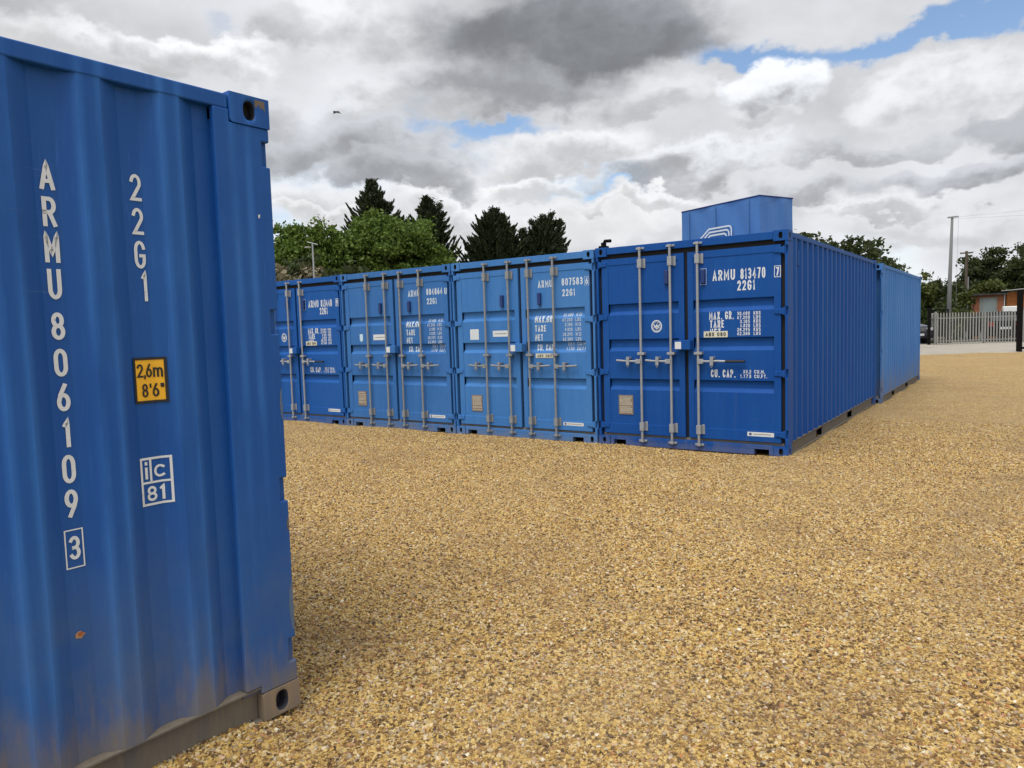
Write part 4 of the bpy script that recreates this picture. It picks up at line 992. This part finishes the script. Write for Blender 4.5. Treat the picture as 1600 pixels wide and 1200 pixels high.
# ------------------------------------------------------------------ tarpaulin covered box above the row
tb = empty('covered_crate', (-2.37, 7.08, CH - .03), (0, 0, R(65.5 - 90)))   # local -x runs along the logo face, +y along the right face
tag(tb, 'blue tarpaulin covered crate with white logo standing on the container roofs', 'crate')
b = MB(); hz = 4.20 - CH + .03; nx_, nz_ = 26, 14
def wav(a, z): return .018 * math.sin(a * 5 + 2 * z) * math.sin(z * 2.1 + a) + .02 * math.sin(a * 13) * (1 - z / hz) * .5
ring = [(-2.30 + 2.30 * i / nx_, 0, 0, -1) for i in range(nx_)] + [(0, 1.04 * i / 12, 1, 0) for i in range(12)] + [(-2.30 * i / nx_, 1.04, 0, 1) for i in range(nx_)] + [(-2.30, 1.04 - 1.04 * i / 12, -1, 0) for i in range(12)]
N = len(ring)
for j in range(nz_ + 1):
    z = hz * j / nz_
    for i, (x, y, ax, ay) in enumerate(ring):
        w = wav(x * 1.3 + y * 2.1, z) * (1 if .02 < j / nz_ < .97 else .3); b.v.append((x + ax * w, y + ay * w, z))
for j in range(nz_):
    for i in range(N): b.f.append((j * N + i, j * N + (i + 1) % N, (j + 1) * N + (i + 1) % N, (j + 1) * N + i)); b.mi.append(0)
b.f.append(tuple(nz_ * N + i for i in range(N))); b.mi.append(0); b.f.append(tuple(range(N))[::-1]); b.mi.append(0)
b.build('tarpaulin', M['tarp'], tb, recalc=True)
b = MB(); b.tube([(-2.30, -.004, hz - .008), (.004, -.004, hz - .008)], .014, 6); b.tube([(.004, -.004, hz - .008), (.004, 1.04, hz - .008)], .014, 6); b.build('top_hem', M['vent'], tb)
for xx in (-2.05, -1.22, -.28):
    b = MB(); b.add([(xx - .02, -.036, .1), (xx + .02, -.036, .1), (xx + .02, -.036, hz - .04), (xx - .02, -.036, hz - .04)], [(0, 1, 2, 3)]); b.build('seam', M['tarp'], tb)
b = MB()
lp = lambda u, z, l: (u, -.040 - l, z)
for k, (x0, x1, z0, z1) in enumerate(((-1.56, -.74, .50, 1.11), (-1.54, -.81, .50, 1.035), (-1.52, -.88, .50, .96))):
    sl_ = .33
    ribbon(b, [(x0 - .45, z1 - .42)] + [(x0 + .02, z1 - .10)] + [(x0 + .16, z1)] + arc(x1 - .08, z1 - .08, .08, .08, 90, 0, 6) + [(x1, z0)], .018, lp, .001)
b.build('logo', M['sticker'], tb)

# ------------------------------------------------------------------ things beyond the yard
def along(p, q, s): return (p[0] + (q[0] - p[0]) * s, p[1] + (q[1] - p[1]) * s)
FA, FB = (-1.65, 37.17), (1.92, 39.85)
fd = Vector((FB[0] - FA[0], FB[1] - FA[1])).normalized(); fang = math.atan2(fd.y, fd.x)
fz = -.05
fence = empty('palisade_fence', (FA[0], FA[1], fz), (0, 0, fang)); tag(fence, 'grey galvanised palisade fence with pointed pales along the far side of the track', 'fence')
FLEN = 8.6; FH = 1.76
for i in range(int(FLEN / .165)):
    x = .06 + i * .165; b = MB()
    b.prism([(x - .034, .02), (x + .034, .02), (x + .034, FH - .10), (x + .015, FH), (x - .015, FH), (x - .034, FH - .10)], 1, -.012, .010)
    b.build('pale', M['pale'], fence)
for z in (.22, FH - .30):
    b = MB(); b.box(0, .012, z - .025, FLEN, .05, z + .025); b.build('rail', M['pale'], fence)
for x in (0, 2.75, 5.5, 8.25):
    b = MB(); b.box(x - .05, .052, -.1, x + .05, .15, FH + (.06 if x == 0 else -.05)); b.build('post', M['pale'], fence)
fence2 = empty('palisade_fence', (FA[0], FA[1] + .2, fz), (0, 0, fang + R(62))); tag(fence2, 'short return of grey palisade fence running back from the fence corner', 'fence')
for i in range(24):
    x = .12 + i * .165; b = MB(); b.prism([(x - .034, .02), (x + .034, .02), (x + .034, FH - .10), (x + .015, FH), (x - .015, FH), (x - .034, FH - .10)], 1, -.012, .010); b.build('pale', M['pale'], fence2)
for z in (.22, FH - .30):
    b = MB(); b.box(0, .012, z - .025, 4, .05, z + .025); b.build('rail', M['pale'], fence2)
# tall tapered pole with wires
pole = empty('utility_pole', (-1.28, 39.6, -.1)); tag(pole, 'tall tapered grey concrete pole standing behind the palisade fence', 'pole')
b = MB(); b.tube([(0, 0, 0), (.04, .02, 3.5), (.11, .05, 7.15)], .145, 12, .062); b.build('shaft', M['concrete'], pole, smooth=True)
b = MB(); b.box(-.12, -.03, 7.12, .42, .06, 7.20); b.build('cross_arm', M['galv_dull'], pole)
b = MB(); b.tube([(.42, 0, 7.15), (.40, -.2, 5), (.38, -.3, 2.2)], .006, 5); b.build('stay_wire', M['galv_dull'], pole)
for (z0, z1, lab) in ((7.06, 7.75, 'upper thin overhead wire running from the tall pole to the right edge'), (6.98, 7.35, 'lower thin overhead wire running from the tall pole to the right edge')):
    b = MB(); pts = []
    for i in range(13):
        s = i / 12; pts.append((-1.1 + 12 * s, 39.65 + 6 * s, z0 + (z1 - z0) * s * 2.1 - .9 * 4 * s * (1 - s) * .3))
    b.tube(pts, .0045, 5); tag(b.build('overhead_wire', M['galv_dull']), lab, 'wire')
tp = empty('telegraph_pole', (-1.6, 60.6, -.1)); tag(tp, 'distant wooden telegraph pole with short crossarm among the trees', 'pole')
b = MB(); b.tube([(0, 0, 0), (0, 0, 6.75)], .13, 8, .09); b.build('shaft', M['bark'], tp)
b = MB(); b.box(-.45, -.05, 6.55, .45, .05, 6.66); b.build('cross_arm', M['bark'], tp)
lp_ = empty('street_lamp', (-20.87, 10.69, -.1)); tag(lp_, 'slim grey lamp post with a flat head showing above the left containers', 'street lamp')
b = MB(); b.tube([(0, 0, 0), (0, 0, 5.25)], .038, 8, .03); b.build('post', M['galv'], lp_)
b = MB(); b.tube([(-.17, -.12, 5.34), (.17, .12, 5.22)], .018, 6); b.build('arm', M['galv'], lp_)
b = MB(); b.box(-.28, -.18, 5.11, -.07, .0, 5.15); b.build('lamp_head', M['sheet'], lp_, bevel=.02)

def car(loc, rot, label, body_m, rear):
    root = empty('parked_car', loc, rot); root.scale = (1.08, 1.05, 1.18); tag(root, label, 'car', 'dark cars parked beyond the track')
    Lc, Wc = 4.2, 1.78
    prof = [(0, .45), (.05, .72), (.25, .88), (1.05, .98), (1.65, 1.40), (2.0, 1.46), (3.2, 1.47), (3.85, 1.30), (4.12, .95), (4.2, .65), (4.15, .35), (3.7, .26), (.4, .24), (.05, .32)]
    b = MB(); sec = []; 
    for y, k, tz in ((0, .0, .98), (.10, 1.0, 1.0), (Wc - .10, 1.0, 1.0), (Wc, .0, .98)):
        inset = .06 if k == 0 else 0
        for (x, z) in prof:
            tum = max(0, (z - .9)) * .30
            yy = y + (tum if y < Wc / 2 else -tum); sec.append((x + (inset if x < 2 else -inset), yy, z * tz))
    n = len(prof); fs = []
    for s in range(3):
        for i in range(n): fs.append((s * n + i, s * n + (i + 1) % n, (s + 1) * n + (i + 1) % n, (s + 1) * n + i))
    fs += [tuple(range(n)), tuple(range(3 * n, 4 * n))[::-1]]
    b.add(sec, fs); b.build('body', M[body_m], root, bevel=.03)
    for y, sg in ((.02, -1), (Wc - .02, 1)):
        b = MB(); q = [(1.25, 1.0), (1.72, 1.36), (3.15, 1.40), (3.65, 1.24), (3.7, 1.0)]
        b.add([(x, y + (max(0, z - .9) * .30 if sg < 0 else -max(0, z - .9) * .30) + sg * .012, z) for x, z in q], [tuple(range(5))]); b.build('side_window', M['car_glass'], root)
    for (x0, z0, x1, z1, nm) in ((1.08, 1.00, 1.62, 1.38, 'windscreen'), (4.09, 1.0, 3.88, 1.27, 'rear_window')):
        b = MB(); s = -1 if nm == 'windscreen' else 1
        b.add([(x0 + s * .02, .22, z0 + .015), (x0 + s * .02, Wc - .22, z0 + .015), (x1 + s * .02, Wc - .30, z1 + .015), (x1 + s * .02, .30, z1 + .015)], [(0, 1, 2, 3)]); b.build(nm, M['car_glass'], root)
    for x in (.80, 3.40):
        for y in (.0, Wc - .20):
            w = empty_part = MB(); w.tube([(x, y - .01, .31), (x, y + .21, .31)], .31, 18); wo_ = w.build('wheel', M['tyre'], root)
            w = MB(); w.tube([(x, y - .016 if y < 1 else y + .20, .31), (x, y + .0 if y < 1 else y + .216, .31)], .20, 12); w.build('rim', M['galv'], wo_)
    for y in (.10, Wc - .42):
        b = MB(); b.box(-.005, y, .66, .16, y + .32, .80); b.build('headlight', M['lamp_clear'], root, bevel=.02)
        b = MB(); b.box(4.06, y + .02, .74, 4.215, y + .26, .98); b.build('tail_light', M['lamp_red'], root, bevel=.02)
    b = MB(); b.box(-.01, .55, .64, .02, Wc - .55, .68); b.box(-.01, .55, .72, .04, Wc - .55, .76); b.build('grille', M['chrome'], root)
    b = MB(); b.box(-.025, .63, .42, 0.02, Wc - .63, .53); b.build('number_plate', M['sticker'], root)
    b = MB(); b.box(4.19, .63, .62, 4.225, Wc - .63, .73); b.build('number_plate', M['sticker'], root)
    return root
# front of a dark silver-trimmed car beyond the black gate
car((-1.85, 38.9, -.05), (0, 0, R(128)), 'dark grey car facing the yard, half hidden behind the end of the containers', 'car_grey', False)
car((-.9, 45.2, -.05), (0, 0, R(-72)), 'black car behind the palisade fence, tail lights towards the track', 'car_dark', True)
car((1.05, 45.0, -.05), (0, 0, R(-78)), 'second black car behind the fence, in front of the orange boarded shed', 'car_dark', True)
# black gate leaf by the car
def gate(loc, ang, w, h, bars, label, post=.14):
    root = empty('metal_gate', loc, (0, 0, ang)); tag(root, label, 'gate')
    b = MB(); b.box(-post / 2, -post / 2, -.1, post / 2, post / 2, h); b.build('gate_post', M['black_metal'], root, bevel=.01)
    b = MB(); z0 = .12
    b.box(post / 2, -.03, z0, w, .03, z0 + .09); b.box(post / 2, -.03, h - .16, w, .03, h - .09); b.box(w - .07, -.03, z0 + .09, w, .03, h - .16)
    for i in range(1, bars): x = post / 2 + (w - post / 2) * i / bars; b.tube([(x, 0, z0 + .09), (x, 0, h - .16)], .012, 5)
    b.build('gate_frame', M['black_metal'], root)
    return root
gate((-2.02, 37.3, -.05), R(20), .95, 2.05, 6, 'narrow black metal gate beside the left end of the palisade fence')
gate((2.08, 28.3, -.05), R(24), 3.6, 2.55, 1, 'open black metal gate frame at the right edge of the yard', .17)
# hut and lean-to
hut = empty('timber_hut', (-.35, 46.4, -.1), (0, 0, R(8))); tag(hut, 'small red brown timber hut with a big window behind the palisade fence', 'hut')
b = MB()
for i in range(18): b.box(0, -.012 * (i % 2), .12 * i + .02, 1.62, 2.0, .12 * (i + 1) + .02)
b.box(0, 0, 2.18, 1.62, 2.0, 2.86); b.build('wall', M['wood_red'], hut)
b = MB(); b.box(.26, -.06, 1.25, .32, -.014, 2.66); b.box(1.16, -.06, 1.25, 1.22, -.014, 2.66); b.box(.26, -.06, 2.66, 1.22, -.014, 2.72); b.box(.26, -.06, 1.21, 1.22, -.014, 1.25); b.box(.40, -.055, 1.25, .44, -.014, 2.66)
wf = b.build('window', M['wood_grey'], hut)
b = MB(); b.box(.32, -.035, 1.25, 1.16, -.02, 2.66); b.build('pane', M['glass'], wf)
b = MB(); b.box(-.15, -.30, 2.86, 1.75, 2.2, 2.96); b.build('roof', M['felt'], hut)
b = MB(); b.box(1.56, -.07, .1, 1.62, -.01, 2.86); b.build('corner_trim', M['sheet'], hut)
shed = empty('lean_to_shed', (1.32, 46.6, -.1), (0, 0, R(8))); tag(shed, 'orange boarded lean-to shed under a thin pale roof sheet at the right edge', 'shed')
b = MB()
for i in range(9): b.box(.05 + i * .28, .3 - .015 * (i % 2), 1.95, .05 + (i + 1) * .28, 1.8, 3.0)
b.build('upper_boards', M['wood_orange'], shed)
b = MB()
for i in range(18): b.box(.02 + i * .14, .2 - .012 * (i % 2), 0, .02 + (i + 1) * .14, .28, 2.02)
b.build('lower_boards', M['wood_grey'], shed)
b = MB(); b.prism([(-.3, 3.06), (3.6, 3.30), (3.6, 3.34), (-.3, 3.10)], 1, -.35, 2.2); b.build('roof', M['sheet'], shed)
for x in (.62, 1.5):
    b = MB(); b.box(x, .10, 1.0, x + .07, .18, 3.1); b.build('post', M['black_metal'], shed)
tank = empty('water_tank', (1.50, 45.6, 1.22), (0, 0, R(10))); tag(tank, 'white plastic tank on a stand above the palisade tops', 'tank')
b = MB(); b.box(-.35, -.25, .38, .48, .25, .78); b.build('tank_body', M['plastic'], tank, bevel=.05)
b = MB(); b.box(-.40, -.30, -1.3, -.34, .3, .375); b.box(.47, -.30, -1.3, .53, .3, .375); b.box(-.34, -.3, .31, .47, .3, .375); b.build('stand', M['galv_dull'], tank)
pp = MB(); pp.tube([(1.88, 44.9, 1.48), (1.98, 44.8, 1.40), (2.06, 44.75, 1.0), (2.02, 44.7, .55), (1.95, 44.7, .2), (1.95, 44.7, -.1)], .06, 8)
tag(pp.build('hose', M['plastic'], smooth=True), 'white hose hanging down beside the white tank', 'hose')
# aerial mast left of the hut
am = empty('aerial_mast', (-.75, 47.2, -.1)); tag(am, 'thin aerial mast with a horizontal bar rising left of the hut', 'mast')
b = MB(); b.tube([(0, 0, 0), (0, 0, 4.1)], .035, 6); b.build('mast', M['galv_dull'], am)
b = MB(); b.box(-.55, -.03, 2.95, .55, .03, 3.03); b.box(-.12, -.03, 3.03, .18, .03, 3.12); b.build('aerial_bar', M['galv'], am)
# bird
bd = empty('bird', (-42.34, 31.72, 18.97), (R(10), R(12), R(35))); tag(bd, 'small dark bird gliding with bent wings high in the clouds', 'bird')
b = MB(); b.tube([(-.30, 0, 0), (-.12, 0, .03), (.10, 0, .03), (.30, 0, 0)], .09, 8, .02); b.build('body', M['bird'], bd, smooth=True)
b = MB()
for s, a in ((1, .0), (-1, .25)):
    b.add([(-.14, s * .05, .04), (.14, s * .05, .03), (.04, s * .45, .17 - a), (-.14, s * .82, .02 - a), (-.16, s * .42, .15 - a)], [(0, 1, 2), (0, 2, 4), (4, 2, 3)])
b.build('wing', M['bird'], bd, recalc=False)

S.cycles.use_denoising = True
S.cycles.max_bounces = 6
